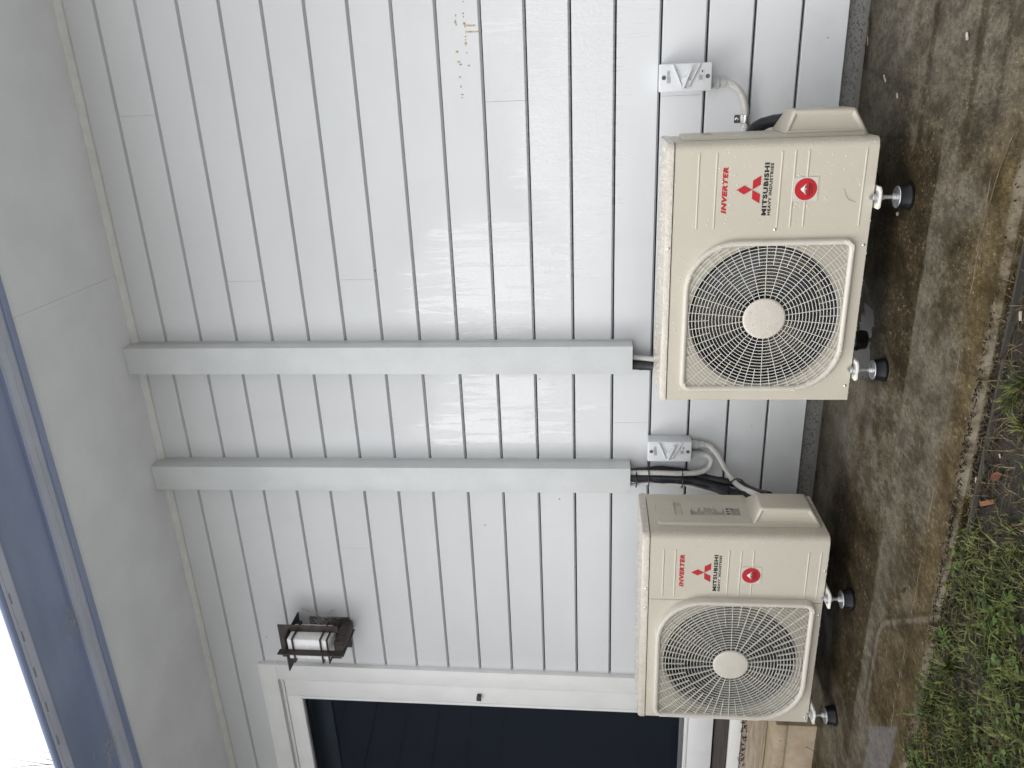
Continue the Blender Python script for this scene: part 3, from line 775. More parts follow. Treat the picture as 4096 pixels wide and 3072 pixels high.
    while True:
        rr = R0+dr*k; SEG = 128; runs = []; cur = []
        for i in range(SEG+1):
            a = 2*PI*i/SEG; x, z = hx+rr*math.cos(a), hz+rr*math.sin(a)
            if ins(x, z): cur.append(a)
            else:
                if len(cur) > 1: runs.append(cur)
                cur = []
        if len(cur) > 1: runs.append(cur)
        if not runs: break
        for run in runs:
            m = MB(); vs = []; fs = []
            for a in run:
                for q, yy in ((rr-wire/2, yw+gdepth), (rr-wire/2, yw), (rr+wire/2, yw), (rr+wire/2, yw+gdepth)):
                    vs.append((hx+q*math.cos(a), yy, hz+q*math.sin(a)))
            for i in range(len(run)-1):
                for q in range(3): fs.append((i*4+q, i*4+q+1, i*4+4+q+1, i*4+4+q))
            m.add(vs, fs); m.build('guard_ring', M['guard'], gd, smooth=0, recalc=False)
        k += 1
        if k > 45: break
    NS = 52
    for i in range(NS):
        a = 2*PI*(i+.25)/NS
        ra = R0-.001 if i % 2 == 0 else R0+dr*(10 if name == 'near' else 9)
        rb = ra
        while ins(hx+rb*math.cos(a), hz+rb*math.sin(a)) and rb < .5: rb += .002
        if rb-ra < .008: continue
        m = MB(); d = Vector((math.cos(a), 0, math.sin(a))); nn = Vector((-math.sin(a), 0, math.cos(a)))*wire*.42; c = Vector((hx, 0, hz))
        vs = []
        for q in (ra, rb):
            for s_, yy in ((-1, yw+gdepth), (-1, yw-.0006), (1, yw-.0006), (1, yw+gdepth)):
                pnt = c+d*q+nn*s_; vs.append((pnt.x, yy, pnt.z))
        m.add(vs, [(0, 1, 5, 4), (1, 2, 6, 5), (2, 3, 7, 6), (0, 3, 2, 1), (4, 5, 6, 7)])
        m.build('guard_spoke', M['guard'], gd, smooth=0, recalc=False)
    m = MB(); m.lathe([(R0-.001, yw+gdepth), (R0, yw-.002), (R0-.002, yw-.0042), (R0-.006, yw-.005), (.02, yw-.0056), (0, yw-.0058)], (hx, 0, hz), 1, 48); m.build('guard_hub', M['guardframe'], gd, smooth=40)
    # pressed ribs
    me = rib_mesh(ribx[1]-ribx[0]); me.materials.append(M['casing'])
    for z in ribs: place('pressed_rib', me, None, ((ribx[0]+ribx[1])/2, yf+.0002, z), t)
    # lettering, emblem, sticker
    yl = yf-.0007
    (ia0, ia1, iz0, iz1), (ma0, ma1, mz0, mz1), (ha0, ha1, hz0, hz1) = txt
    tag(text_mesh('INVERTER', ia0, ia1, iz0, iz1, yl, .066, .22, 1.20).build('lettering', M['red'], t, smooth=0, recalc=False), 'red slanted word INVERTER')
    tag(text_mesh('MITSUBISHI', ma0, ma1, mz0, mz1, yl, .052, 0, 1.17).build('lettering', M['black'], t, smooth=0, recalc=False), 'large black word printed under the red emblem')
    tag(text_mesh('HEAVY INDUSTRIES', ha0, ha1, hz0, hz1, yl, .040, 0, 1.16).build('lettering', M['black'], t, smooth=0, recalc=False), 'small black words HEAVY INDUSTRIES')
    ex, ez, s_ = emb; h3 = .8660254*s_; g_ = .0006
    m = MB()
    for q in ([(0, 0), (s_/2, h3), (0, 2*h3), (-s_/2, h3)], [(0, 0), (s_, 0), (1.5*s_, -h3), (.5*s_, -h3)], [(0, 0), (-.5*s_, -h3), (-1.5*s_, -h3), (-s_, 0)]):
        cx, cz = sum(a for a, b in q)/4, sum(b for a, b in q)/4
        m.prism([(ex+cx+(a-cx)*.97, ez+cz+(b-cz)*.97) for a, b in q], 1, yl-.0003, yl+.0005)
    m.build('emblem', M['red'], t, smooth=0)
    sx, sz, sr = stk
    m = MB(); hs_ = sr*1.09
    m.prism([(sx-hs_, sz-hs_), (sx+hs_, sz-hs_*.98), (sx+hs_*.98, sz+hs_), (sx-hs_, sz+hs_)], 1, yf-.0015, yf-.0018); st = m.build('sticker', M['clear'], t, smooth=0)
    m = MB(); m.lathe([(0, yf-.0021), (sr, yf-.0021), (sr, yf-.0018)], (sx, 0, sz), 1, 48); m.build('red_disc', M['red'], st, smooth=0)
    m = MB(); A = sr*.62
    L = [(0, .62), (.12, .60), (.24, .42), (.45, .2), (.66, 0), (.86, -.2), (.62, -.06), (.72, -.2), (.48, .02), (.52, -.22), (.33, .06), (.28, -.14), (.14, .05), (.05, -.3), (-.06, .04), (-.17, -.12), (-.22, .06), (-.36, -.2), (-.36, .04), (-.60, -.2), (-.52, -.02), (-.86, -.22), (-.62, .02), (-.42, .22), (-.22, .44), (-.1, .6)]
    cpt = (0, .22)
    vs = [(sx+cpt[0]*A, yf-.0024, sz+A*cpt[1])]+[(sx+a*A, yf-.0024, sz+A*(b+.12)) for a, b in L]
    m.add(vs, [(0, 1+i, 1+(i+1) % len(L)) for i in range(len(L))]); m.build('mountain_print', M['white'], st, smooth=0, recalc=False)
    text_mesh('ENGINEERED', sx-sr*.56, sx+sr*.56, sz-sr*.42, sz-sr*.24, yf-.0024, .02).build('lettering', M['black'], st, smooth=0, recalc=False)
    text_mesh('IN JAPAN', sx-sr*.40, sx+sr*.40, sz-sr*.66, sz-sr*.48, yf-.0024, .02).build('lettering', M['black'], st, smooth=0, recalc=False)
    for a, b in screws: place('screw', SCREW_ME, None, (a, yf-(.0024 if b > ztop else .0002), b), t, rot=(0, random.random()*2, 0))
    for fx, fy in feet: foot(fx, fy, t, z0-.010)
    # service cover and pipe hood on the right-hand side
    cy0, cy1, cz0, cz1 = yf+.060, yf+.207, z0+.014, ztop-.030
    m = MB(); xa, xb = x1+.0005, x1+.011
    sy0, sy1, sz0, sz1 = yf+.108, yf+.196, cz1-.088, cz1-.062
    def rrect(a0, a1, b0, b1, r=.012):
        o = []
        for (ca, cb, s0) in ((a1-r, b1-r, 0), (a0+r, b1-r, 90), (a0+r, b0+r, 180), (a1-r, b0+r, 270)):
            for i in range(4):
                tt = math.radians(s0+30*i); o.append((ca+r*math.cos(tt), cb+r*math.sin(tt)))
        return o
    out = rrect(cy0, cy1, cz0, cz1, .014); hol = rrect(sy0, sy1, sz0, sz1, .004)
    N = len(out)
    vs = [(xa, a, b) for a, b in rrect(cy0-.003, cy1+.003, cz0-.003, cz1+.003, .015)]+[(xb, a, b) for a, b in out]+[(xb, a, b) for a, b in hol]+[(xa+.001, a, b) for a, b in hol]
    fs = []
    for q in range(3):
        for i in range(N): fs.append((q*N+i, q*N+(i+1) % N, (q+1)*N+(i+1) % N, (q+1)*N+i))
    fs.append(tuple(range(3*N, 4*N)))
    m.add(vs, fs); sc = m.build('service_cover', M['casing'], t, smooth=30)
    m = MB(); hz0, hz1 = z0+.016, z0+.245; ho = .063
    I_ = [(xb-.002, yf+.056, hz0), (xb-.002, yf+.235, hz0), (xb-.002, yf+.235, hz1), (xb-.002, yf+.056, hz1)]
    O_ = [(xb+ho, yf+.058, hz0+.038), (xb+ho, yf+.160, hz0+.038), (xb+ho, yf+.160, hz1-.024), (xb+ho, yf+.058, hz1-.024)]
    m.add(I_+O_, [(0, 1, 2, 3), (4, 7, 6, 5), (0, 4, 5, 1), (1, 5, 6, 2), (2, 6, 7, 3), (3, 7, 4, 0)])
    me = m.mesh('pipe_hood', origin(t), smooth=0)
    bm = bmesh.new(); bm.from_mesh(me)
    ed = [e for e in bm.edges]
    bmesh.ops.bevel(bm, geom=ed, offset=.008, segments=3, profile=.5, affect='EDGES', clamp_overlap=True)
    fr = max((f for f in bm.faces if f.normal.y < -.8), key=lambda f: f.calc_area())
    res = bmesh.ops.inset_individual(bm, faces=[fr], thickness=.010, depth=0)
    bmesh.ops.translate(bm, verts=list(fr.verts), vec=(-.002, .006, 0))
    bm.to_mesh(me); bm.free()
    me.polygons.foreach_set('use_smooth', [True]*len(me.polygons)); me.set_sharp_from_angle(angle=math.radians(28))
    o = bpy.data.objects.new('pipe_hood', me); me.materials.append(M['casing']); col.objects.link(o); o.parent = t
    m = MB(); xl = xb+.0006
    if lbl:
        ly0, ly1 = yf+.112, yf+.166; zt = cz1-.118
        rows = [(.0030, .55), (.0022, .8), (.0016, .45), (.0016, .5), (.0012, .35)]+[(.0012, random.uniform(.3, .95)) for _ in range(30)]
        z = zt
        for i, (h, wd) in enumerate(rows):
            if 12 < i < 22:
                for q in range(5): m.box((xl-.0004, ly0+.010*q+.0008, z-h), (xl, ly0+.010*q+random.uniform(.004, .009), z))
            else: m.box((xl-.0004, ly0, z-h), (xl, ly0+(ly1-ly0)*wd, z))
            z -= h+.0021
        for q in range(3): m.box((xl-.0004, ly0+.004+.016*q, z-.016), (xl, ly0+.014+.016*q, z-.004))
        z -= .020
        for i in range(11): m.box((xl-.0004, ly0, z-.0011), (xl, ly0+(ly1-ly0)*random.uniform(.7, 1), z)); z -= .0030
        m.build('rating_print', M['greyprint'], sc, smooth=0)
        nt = text_mesh('67', 0, .013, 0, .011, 0, .02); nb = MB()
        nb.add([(xl+.0004, ly0+.034+v[0], zt-.150+v[2]) for v in nt.v], nt.f); nb.build('lettering', M['black'], sc, smooth=0, recalc=False)
    # raindrops
    m = MB()
    nf, ns, nl, nb_ = drops
    for i in range(nf):
        x = random.uniform(x0+.01, x1-.012); z = z0+.01+random.random()*(ztop-z0-.012)
        if inside_leaf(x, z, gcx, gcz, ga+.002, gb+.002, rs, rl): continue
        if mn.noise(Vector((x*9, z*9, 1)))+random.random()*.9 < .25: continue
        rad = min(.0028, .0007+.0006*random.expovariate(1.2))
        m.dome((x, yf-.0001, z), (0, -1, 0), rad, .62)
    for i in range(int(nf*.035)):
        a = random.random()*2*PI; q = random.random()**.5*.055; m.dome((hx+q*math.cos(a), gy-.0006, hz+q*math.sin(a)), (0, -1, 0), random.uniform(.0007, .0017), .6)
    for i in range(int(nf*.15)):
        j = random.choice(leaf_outline(gcx, gcz, ga, gb, rs, rl, fw*.5, 30)); m.dome((j[0]+random.uniform(-.005, .005), gy-.0004, j[1]+random.uniform(-.005, .005)), (0, -1, .3), random.uniform(.0008, .0018), .6)
    for i in range(ns):
        yy = random.uniform(yf+.02, yb-.02); z = z0+.01+random.random()*(ztop-z0-.012)
        xx = x1+.0001
        if cy0 < yy < cy1 and z < cz1: xx = xb+.0001
        if yy > yf+.05 and z < hz1+.01: continue
        m.dome((xx, yy, z), (1, 0, 0), random.uniform(.0007, .0021), .6)
    for i in range(ns):
        a = random.random()*PI/2; z = z0+.01+random.random()*(ztop-z0-.012); nv = Vector((math.sin(a), -math.cos(a), 0))
        m.dome((x1-r+r*nv.x, yf+r+r*nv.y, z), nv, random.uniform(.0006, .0015), .6)
    for i in range(nl):
        x, yy = random.uniform(x0+.012, x1-.012), random.uniform(yf+.012, yb-.012); m.dome((x, yy, zlid-.0003), (0, 0, 1), random.uniform(.0015, .0042), .5)
    for i in range(nl//3):
        x = random.uniform(x0+.01, x1-.02); z = random.uniform(ztop+.004, zlid-.004); m.dome((x, yf-.0022, z), (0, -1, .2), random.uniform(.0008, .0020), .6)
    for i in range(nb_):
        x = random.uniform(x0+.01, x1-.02); m.dome((x, yf+.003, z0-.001), (0, -.3, -1), random.uniform(.0015, .003), 1.1)
    o = m.build('raindrops', M['drop'], t, recalc=False); o['kind'] = 'stuff'
    return t

hp1 = heat_pump('near', 'beige heat pump without a panel seam, the lower one nearer the camera', -.957, -.178, .095, .643, .667, -.527, -.285,
    (-.688, .366, .2345, .2395, .032, .150, .0175), (-.688, .366), .2215, -.540, .0025,
    [.576, .527, .350, .314, .278, .125], (-.419, -.209),
    ((-.377, -.247, .4945, .509), (-.384, -.2385, .3825, .396), (-.384, -.240, .3715, .3800)), (-.3115, .4255, .0258), (-.3135, .2795, .0305),
    [(-.474, .6535), (-.425, .354), (-.474, .104), (-.907, .106)], [(-.340, -.536), (-.852, -.536), (-.340, -.250), (-.852, -.250)], None, .0017, (2600, 260, 420, 34), False)
hp2 = heat_pump('far', 'taller beige heat pump with a vertical panel seam, beside the glass door', -2.256, -1.452, .087, .6785, .708, -.523, -.270,
    (-1.969, .383, .2640, .2700, .036, .170, .019), (-1.978, .3835), .2380, -.549, .006,
    [.632, .592, .412, .372, .331, .150, .110], (-1.703, -1.512),
    ((-1.6635, -1.531, .5610, .5765), (-1.6775, -1.530, .4480, .4615), (-1.6775, -1.532, .4360, .4445)), (-1.6025, .4925, .0256), (-1.609, .3345, .0310),
    [(-1.754, .690), (-1.673, .690), (-1.585, .0925), (-1.768, .0935), (-2.228, .0955)], [(-1.682, -.545), (-2.192, -.545), (-1.682, -.250), (-2.192, -.250)], -1.7185, .0013, (2300, 560, 420, 16), True)

# ------------------------------------------------------------------ isolator switches
def isolator(label):
    t = thing('isolator_switch', label, 'isolator switch', (-.010, -.02, .574), 'isolator switches on the wall')
    m = MB(); m.box((-.051, -.052, .492), (.031, -.0215, .656)); m.build('back_box', M['switch'], t, bevel=.004)
    m = MB(); m.box((-.053, -.089, .490), (.033, -.0525, .658)); m.build('front_cover', M['switch'], t, bevel=.0045, seg=3)
    ap = (-.043, .574)
    for a, b in (((.029, .616), (-.036, .5875)), ((.029, .530), (-.032, .5625))):
        m = MB(); m.bar((a[0], -.0915, a[1]), (b[0], -.0940, b[1]), .0035, .008, (0, 1, 0)); m.build('guard_rail', M['switch'], t, bevel=.0008)
    m = MB(); arc = [(-.025+.0185*math.cos(math.radians(q)), -.093, .575+.0185*math.sin(math.radians(q))) for q in range(118, 250, 12)]; m.tube(arc, .0022, 6); m.build('guard_rail', M['switch'], t)
    m = MB(); m.lathe([(0, -.0945), (.014, -.0945), (.0155, -.093), (.0155, -.088)], (-.0225, 0, .574), 1, 24); m.build('dial', M['switch'], t)
    m = MB(); m.bar((-.041, -.1005, .5825), (.021, -.1005, .5575), .0070, .010, (0, 1, 0)); m.build('lever', M['switch'], t, bevel=.0014)
    for z in (.644, .505):
        m = MB(); m.lathe([(0, -.0905), (.0062, -.0905), (.0068, -.0885)], (-.009, 0, z), 1, 18); s = m.build('cover_screw', M['switch'], t)
        m = MB(); m.bar((-.012, -.0910, z-.0022), (-.006, -.0910, z+.0022), .0016, .0008, (0, 1, 0)); m.lathe([(.0062, -.0906), (.0068, -.0906), (.0068, -.0900), (.0062, -.0900)], (-.009, 0, z), 1, 18); m.build('screw_slot', M['greyprint'], s)
    for z in (.604, .546):
        m = MB(); m.bar((.012, -.0895, z-.003), (.019, -.0895, z+.003), .005, .002, (0, 1, 0)); m.build('pad', M['switch'], t, bevel=.0008)
    m = MB()
    for i, (a, b) in enumerate(((-.026, .010), (-.026, .012), (-.026, .013), (-.026, .010), (-.026, -.008))): m.box((a, -.0897, .6330-i*.0026), (b, -.0893, .6338-i*.0026))
    for i, (a, b) in enumerate(((-.018, -.004), (-.020, -.002), (-.019, -.006), (-.020, -.004))): m.box((a, -.0897, .5295-i*.0028), (b, -.0893, .5305-i*.0028))
    m.box((.003, -.0897, .5200), (.010, -.0893, .5245)); m.box((-.024, -.0897, .5330), (.014, -.0893, .5333)); m.box((-.024, -.0897, .5160), (.014, -.0893, .5163))
    m.build('small_print', M['greyprint'], t, smooth=0)
    m = MB()
    for i in range(46): m.dome((random.uniform(-.05, .03), -.0891, random.uniform(.494, .654)), (0, -1, 0), random.uniform(.0005, .0013), .6)
    o = m.build('raindrops', M['drop'], t, recalc=False); o['kind'] = 'stuff'
    return t
def gland(t, xc, ztop, org):
    m = MB(); a = Vector((0, 0, 0))
    m.lathe([(.0145, ztop), (.0175, ztop-.001), (.0175, ztop-.026), (.0155, ztop-.027), (.0135, ztop-.0275), (.0135, ztop-.049)], (xc, -.048, 0), 2, 24)
    m.build('conduit_gland', M['gland'], t, smooth=35)
sw1 = isolator('grey isolator switch with one conduit, above the near heat pump and right of it')
sw2 = copy_tree(sw1); sw2.location = Vector(sw1.location)+Vector((-1.3465, 0, .0045)); ORG[sw2.name] = Vector(sw2.location)
sw2['label'] = 'grey isolator switch with two conduits, between the pipe ducts and the far heat pump'
gland(sw1, -.032, .4885, None); gland(sw2, -1.344, .4935, None); gland(sw2, -1.386, .4935, None)

def cond(name, label, pts, r, pitch=.0046, group='corrugated conduits'):
    o = corrugated(pts, r, pitch).build(name, M['conduit'], org=pts[0], smooth=60)
    return tag(o, label, 'conduit', group)
cond('flexible_conduit', 'pale corrugated conduit curving from the lone-gland switch to behind the near heat pump',
     [(-.032, -.048, .4395), (-.034, -.047, .425), (-.049, -.045, .402), (-.074, -.041, .383), (-.102, -.037, .372), (-.127, -.035, .3675), (-.18, -.035, .3665), (-.22, -.036, .365), (-.30, -.05, .34)], .0112)
cond('flexible_conduit', 'pale corrugated conduit falling from the right gland into the hood of the far heat pump',
     [(-1.344, -.048, .445), (-1.352, -.049, .420), (-1.386, -.055, .389), (-1.424, -.066, .368), (-1.452, -.09, .350), (-1.462, -.145, .330), (-1.452, -.205, .312), (-1.430, -.262, .303), (-1.412, -.320, .285)], .0108)
cond('flexible_conduit', 'pale corrugated conduit looping from the left gland back up into the far duct',
     [(-1.386, -.048, .445), (-1.394, -.050, .424), (-1.414, -.056, .4135), (-1.442, -.064, .428), (-1.454, -.074, .468), (-1.456, -.078, .537), (-1.455, -.077, .600), (-1.4575, -.072, .66), (-1.460, -.068, .735), (-1.461, -.066, .80)], .0108)
cond('drain_hose', 'thin ribbed drain hose strapped on the left of the black pipes',
     [(-1.515, -.062, .80), (-1.514, -.066, .721), (-1.505, -.070, .640), (-1.507, -.072, .527), (-1.522, -.076, .451), (-1.540, -.082, .387), (-1.545, -.115, .323), (-1.52, -.19, .25), (-1.47, -.24, .22)], .0075, .004)
cond('flexible_conduit', 'short pale corrugated conduit dropping from the near duct behind the near heat pump', [(-.978, -.062, .78), (-.978, -.062, .72), (-.980, -.072, .66), (-.975, -.11, .58), (-.95, -.16, .5)], .0105)

pb = thing('pipe_bundle', 'black foam pipes tied together between the far duct and the far heat pump', 'pipes', (-1.49, -.06, .72), 'black insulated pipes')
def pipe(pts, r, par, name='insulated_pipe'):
    q = resample(spline(pts, 10), .012); m = MB(); m.tube(q, [r*(1+.05*math.sin(i*.9)+.03*math.sin(i*2.3)) for i in range(len(q))], 14)
    return m.build(name, M['foam'], par, smooth=60)
pipe([(-1.487, -.060, .80), (-1.486, -.060, .720), (-1.485, -.062, .66), (-1.488, -.066, .597), (-1.488, -.068, .532), (-1.496, -.072, .470), (-1.508, -.088, .405), (-1.505, -.135, .350), (-1.480, -.190, .315), (-1.452, -.250, .303), (-1.425, -.325, .270)], .0185, pb)
pipe([(-1.474, -.045, .80), (-1.473, -.043, .720), (-1.466, -.042, .66), (-1.461, -.042, .597), (-1.468, -.043, .530), (-1.480, -.045, .470), (-1.492, -.055, .410), (-1.490, -.085, .348), (-1.476, -.130, .310), (-1.462, -.20, .283), (-1.44, -.26, .262), (-1.420, -.310, .24)], .0165, pb)
def tie(c, ax, ra, rb):
    """cable tie: flat loop round the bundle"""
    c = Vector(c); d = Vector(ax).normalized(); a = d.cross(Vector((0, 1, 0))).normalized(); b = d.cross(a)
    pts = [c+a*ra*math.cos(2*PI*i/20)+b*rb*math.sin(2*PI*i/20) for i in range(21)]
    m = MB(); m.tube(pts, .0024, 6); m.build('cable_tie', M['rubber'], pb)
tie((-1.487, -.062, .703), (0, 0, 1), .038, .030)
tie((-1.483, -.064, .655), (0, 0, 1), .040, .032)
tie((-1.484, -.066, .525), (0, 0, 1), .040, .034)
tie((-1.482, -.150, .326), (.45, -.8, -.35), .036, .040)
pb2 = thing('pipe_bundle', 'short black foam pipe dropping from the near duct behind the near heat pump', 'pipes', (-1.01, -.06, .70), 'black insulated pipes')
pipe([(-1.008, -.060, .80), (-1.008, -.060, .72), (-1.008, -.070, .66), (-1.00, -.12, .56), (-.98, -.17, .48)], .0185, pb2)
pb3 = thing('pipe_bundle', 'black foam pipe bending into the hood of the near heat pump', 'pipes', (-.2, -.25, .36), 'black insulated pipes')
pipe([(-.32, -.20, .40), (-.24, -.215, .405), (-.175, -.245, .385), (-.145, -.285, .345), (-.138, -.32, .29)], .0185, pb3)

# saddle clip on the near conduit
sd = thing('conduit_saddle', 'shiny metal saddle clip holding the conduit beside the near heat pump', 'clip', (-.147, -.022, .38))
m = MB(); ws = .0125; rr = .0122
sec = [(-.0222, .402), (-.0222, .3815)]+[(-.036-rr*math.sin(a)*1.02, .367+rr*math.cos(a)) for a in [PI*i/10 for i in range(11)]]+[(-.0222, .3540)]
th = [(y-.0012, z) if i in (0, 1) else (y, z) for i, (y, z) in enumerate(sec)]
vs = []; fs = []
for (y, z) in sec: vs += [(-.147-ws, y-.0012, z), (-.147+ws, y-.0012, z)]
for i in range(len(sec)-1): fs.append((2*i, 2*i+1, 2*i+3, 2*i+2))
m.add(vs, fs); m.build('strap', M['chrome'], sd, smooth=50)
place('screw', SCREW_ME, None, (-.147, -.0236, .394), sd, scale=1.3)

# ------------------------------------------------------------------ wall lantern
lx, ly = -2.278, -.150
lan = thing('wall_lantern', 'dark bronze wall lantern with a square white glass, beside the door corner', 'wall lamp', (lx, -.02, 2.07))
m = MB(); m.box((-2.405, -.033, 1.984), (-2.243, -.0212, 2.166)); m.build('back_plate', M['bronze'], lan, bevel=.001)
m = MB(); m.box((lx-.026, -.182, 1.962), (lx+.028, -.034, 2.004)); m.build('arm', M['bronze'], lan, bevel=.0015)
m = MB(); m.box((lx-.053, ly-.053, 2.020), (lx+.053, ly+.053, 2.206)); m.build('glass_shade', M['opal'], lan, bevel=.006, seg=3)
m = MB(); m.box((lx-.012, ly-.008, 2.0085), (lx+.012, ly+.016, 2.0195)); m.build('lamp_holder', M['zinc'], lan, bevel=.002)
# upright fins: one square to the wall, one parallel to it, in four pieces round the glass
m = MB(); m.box((lx-.002, ly-.088, 1.945), (lx+.002, ly-.0545, 2.242)); m.box((lx-.002, ly-.054, 1.945), (lx+.002, ly+.09, 1.9545)); m.build('upright_fin', M['bronze'], lan)
m = MB(); m.box((lx+.0545, ly-.002, 1.99), (lx+.088, ly+.002, 2.262)); m.build('upright_fin', M['bronze'], lan)
m = MB(); m.box((lx-.088, ly-.002, 1.99), (lx-.0545, ly+.002, 2.262)); m.build('upright_fin', M['bronze'], lan)
m = MB(); m.box((lx-.086, ly-.0018, 2.222), (lx+.086, ly+.0018, 2.262)); m.build('upright_fin', M['bronze'], lan)
m = MB(); m.box((lx-.0018, ly+.0545, 1.99), (lx+.0018, ly+.108, 2.242)); m.build('upright_fin', M['bronze'], lan)
m = MB(); m.box((lx-.118, ly-.057, 2.2125), (lx+.063, ly+.120, 2.2165)); m.build('top_plate', M['bronze'], lan)
for z in (2.178, 2.052, 2.022):
    m = MB(); o_ = .0645; i_ = .0535
    for a, b in (((-o_, -o_), (o_, -i_)), ((-o_, i_), (o_, o_)), ((-o_, -i_), (-i_, i_)), ((i_, -i_), (o_, i_))): m.box((lx+a[0], ly+a[1], z-.002), (lx+b[0], ly+b[1], z+.002))
    m.build('band', M['bronze'], lan)

def web(name, label, c, ext, n, group='cobwebs', anchors=None):
    m = MB(); c = Vector(c)
    for i in range(n):
        a = c+Vector((random.gauss(0, ext[0]), random.gauss(0, ext[1]), random.gauss(0, ext[2])))
        b = a+Vector((random.gauss(0, ext[0]*.7), random.gauss(0, ext[1]*.7), random.gauss(0, ext[2]*.7)))
        if anchors and random.random() < .3: b = Vector(random.choice(anchors))
        mid = (a+b)/2+Vector((random.gauss(0, .004), random.gauss(0, .004), -abs(random.gauss(0, .006))))
        m.tube(spline([a, mid, b], 4), random.choice((.00022, .0003, .0005)), 3, False)
    o = m.build(name, M['web'], org=c, recalc=False); o['kind'] = 'stuff'
    return tag(o, label, 'cobweb', group)
web('cobweb', 'dusty cobweb clump on the right side of the wall lantern', (-2.238, -.075, 2.085), (.022, .022, .045), 150, anchors=[(-2.2, -.022, 2.2), (-2.2, -.022, 2.05), (-2.225, -.15, 2.1), (-2.3, -.03, 2.17)])
web('cobweb', 'large fuzzy cobweb under the dark gutter, nearest the photo middle', (-1.73, -.735, SOFF+.008), (.035, .022, .006), 150)
web('cobweb', 'fuzzy cobweb under the dark gutter close to the corner with the sky', (-2.30, -.735, SOFF+.008), (.035, .022, .006), 150)

# ------------------------------------------------------------------ glass door
door = thing('glass_door', 'white framed glass door with dark glass beside the far heat pump', 'door', (-3.4, 0, .25))
m = MB(); W = .086; yA = -.045
m.box((DOOR_R-W, yA, .33), (DOOR_R, -.0005, DOOR_T-W)); m.build('architrave', M['trim'], door, bevel=.002)
m = MB(); m.prism([(DOOR_R-W-.0002, DOOR_T-W), (DOOR_R, DOOR_T-W+.0006), (DOOR_R, DOOR_T), (DOOR_L, DOOR_T), (DOOR_L, DOOR_T-W)], 1, yA, -.0005); m.build('architrave', M['trim'], door, bevel=.002)
m = MB(); m.box((DOOR_L, yA, .33), (DOOR_L+W, -.0005, DOOR_T-W-.0005)); m.build('architrave', M['trim'], door, bevel=.002)
# fixed frame recess then sash
xR, zT = DOOR_R-W, DOOR_T-W
m = MB(); m.box((xR-.006, -.018, .33), (xR, .06, zT)); m.box((DOOR_L+W, -.018, zT-.006), (xR-.006, .06, zT)); m.build('frame', M['trim'], door)
m = MB(); m.box((xR-.016, -.034, .33), (xR-.010, .05, zT-.010)); m.box((DOOR_L+W, -.034, zT-.020), (xR-.010, .05, zT-.014)); m.build('stop_bead', M['trim'], door, bevel=.0015)
GL = -2.703; GT = 2.278; GB = .480
m = MB(); m.box((GL-.004, -.030, .3275), (xR-.0165, .03, zT-.024)); m.build('sash_stile', M['trim'], door, bevel=.002)
m = MB(); m.box((DOOR_L+W, -.030, GT+.004), (GL-.0045, .03, zT-.024)); m.build('sash_rail', M['trim'], door, bevel=.002)
m = MB(); m.box((DOOR_L+W, -.030, .3275), (GL-.0045, .03, .440)); m.build('sash_rail', M['trim'], door, bevel=.002)
m = MB(); m.box((GL-.020, -.0335, .441), (GL-.0042, -.012, GT+.0042)); m.box((DOOR_L+W, -.0335, GT-.012), (GL-.0205, -.012, GT+.0040)); m.box((DOOR_L+W, -.0335, .4405), (GL-.0205, -.012, .457)); m.build('glazing_bead', M['trim'], door, bevel=.0035, seg=3)
m = MB(); m.box((DOOR_L+W, -.014, .4575), (GL-.0206, -.006, .478)); m.build('glass_seal', M['seal'], door, bevel=.001)
m = MB(); m.box((DOOR_L+W, -.0058, .458), (GL-.0206, -.0018, GT-.0125)); m.build('glass_pane', M['glass'], door, smooth=0)
m = MB(); m.box((DOOR_L+.05, .10, 2.185), (GL, .16, 2.30)); m.build('blind_box', M['blind'], door, bevel=.004)
m = MB(); m.box((DOOR_L+.03, .115, .42), (xR-.02, .120, 2.32))  # added sheet behind the glass, its colour sets the dark tone seen through it
m.build('dark_backing', M['backdark'], door, smooth=0)
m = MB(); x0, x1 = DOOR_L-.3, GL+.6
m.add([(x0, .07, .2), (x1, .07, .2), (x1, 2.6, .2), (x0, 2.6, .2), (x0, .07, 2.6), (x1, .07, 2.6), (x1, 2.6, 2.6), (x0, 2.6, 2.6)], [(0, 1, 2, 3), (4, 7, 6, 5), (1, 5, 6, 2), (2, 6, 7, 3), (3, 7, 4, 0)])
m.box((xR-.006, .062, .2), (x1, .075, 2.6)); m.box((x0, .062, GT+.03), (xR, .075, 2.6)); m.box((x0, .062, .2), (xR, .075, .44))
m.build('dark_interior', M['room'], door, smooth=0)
m = MB(); m.box((-2.672, -.047, 1.394), (-2.650, -.0305, 1.412)); m.box((-2.676, -.0505, 1.392), (-2.652, -.0475, 1.414)); m.build('door_knob', M['handle'], door, bevel=.001)
m = MB(); m.prism([(.03, .322), (-.05, .318), (-.19, .302), (-.19, .292), (.03, .292)], 0, DOOR_L-.05, -2.44); m.build('sill', M['darkwood'], door, bevel=.003)
m = MB(); m.box((DOOR_L-.06, -.186, .236), (-2.435, -.01, .2915)); m.build('sill_board', M['trim'], door, bevel=.004)

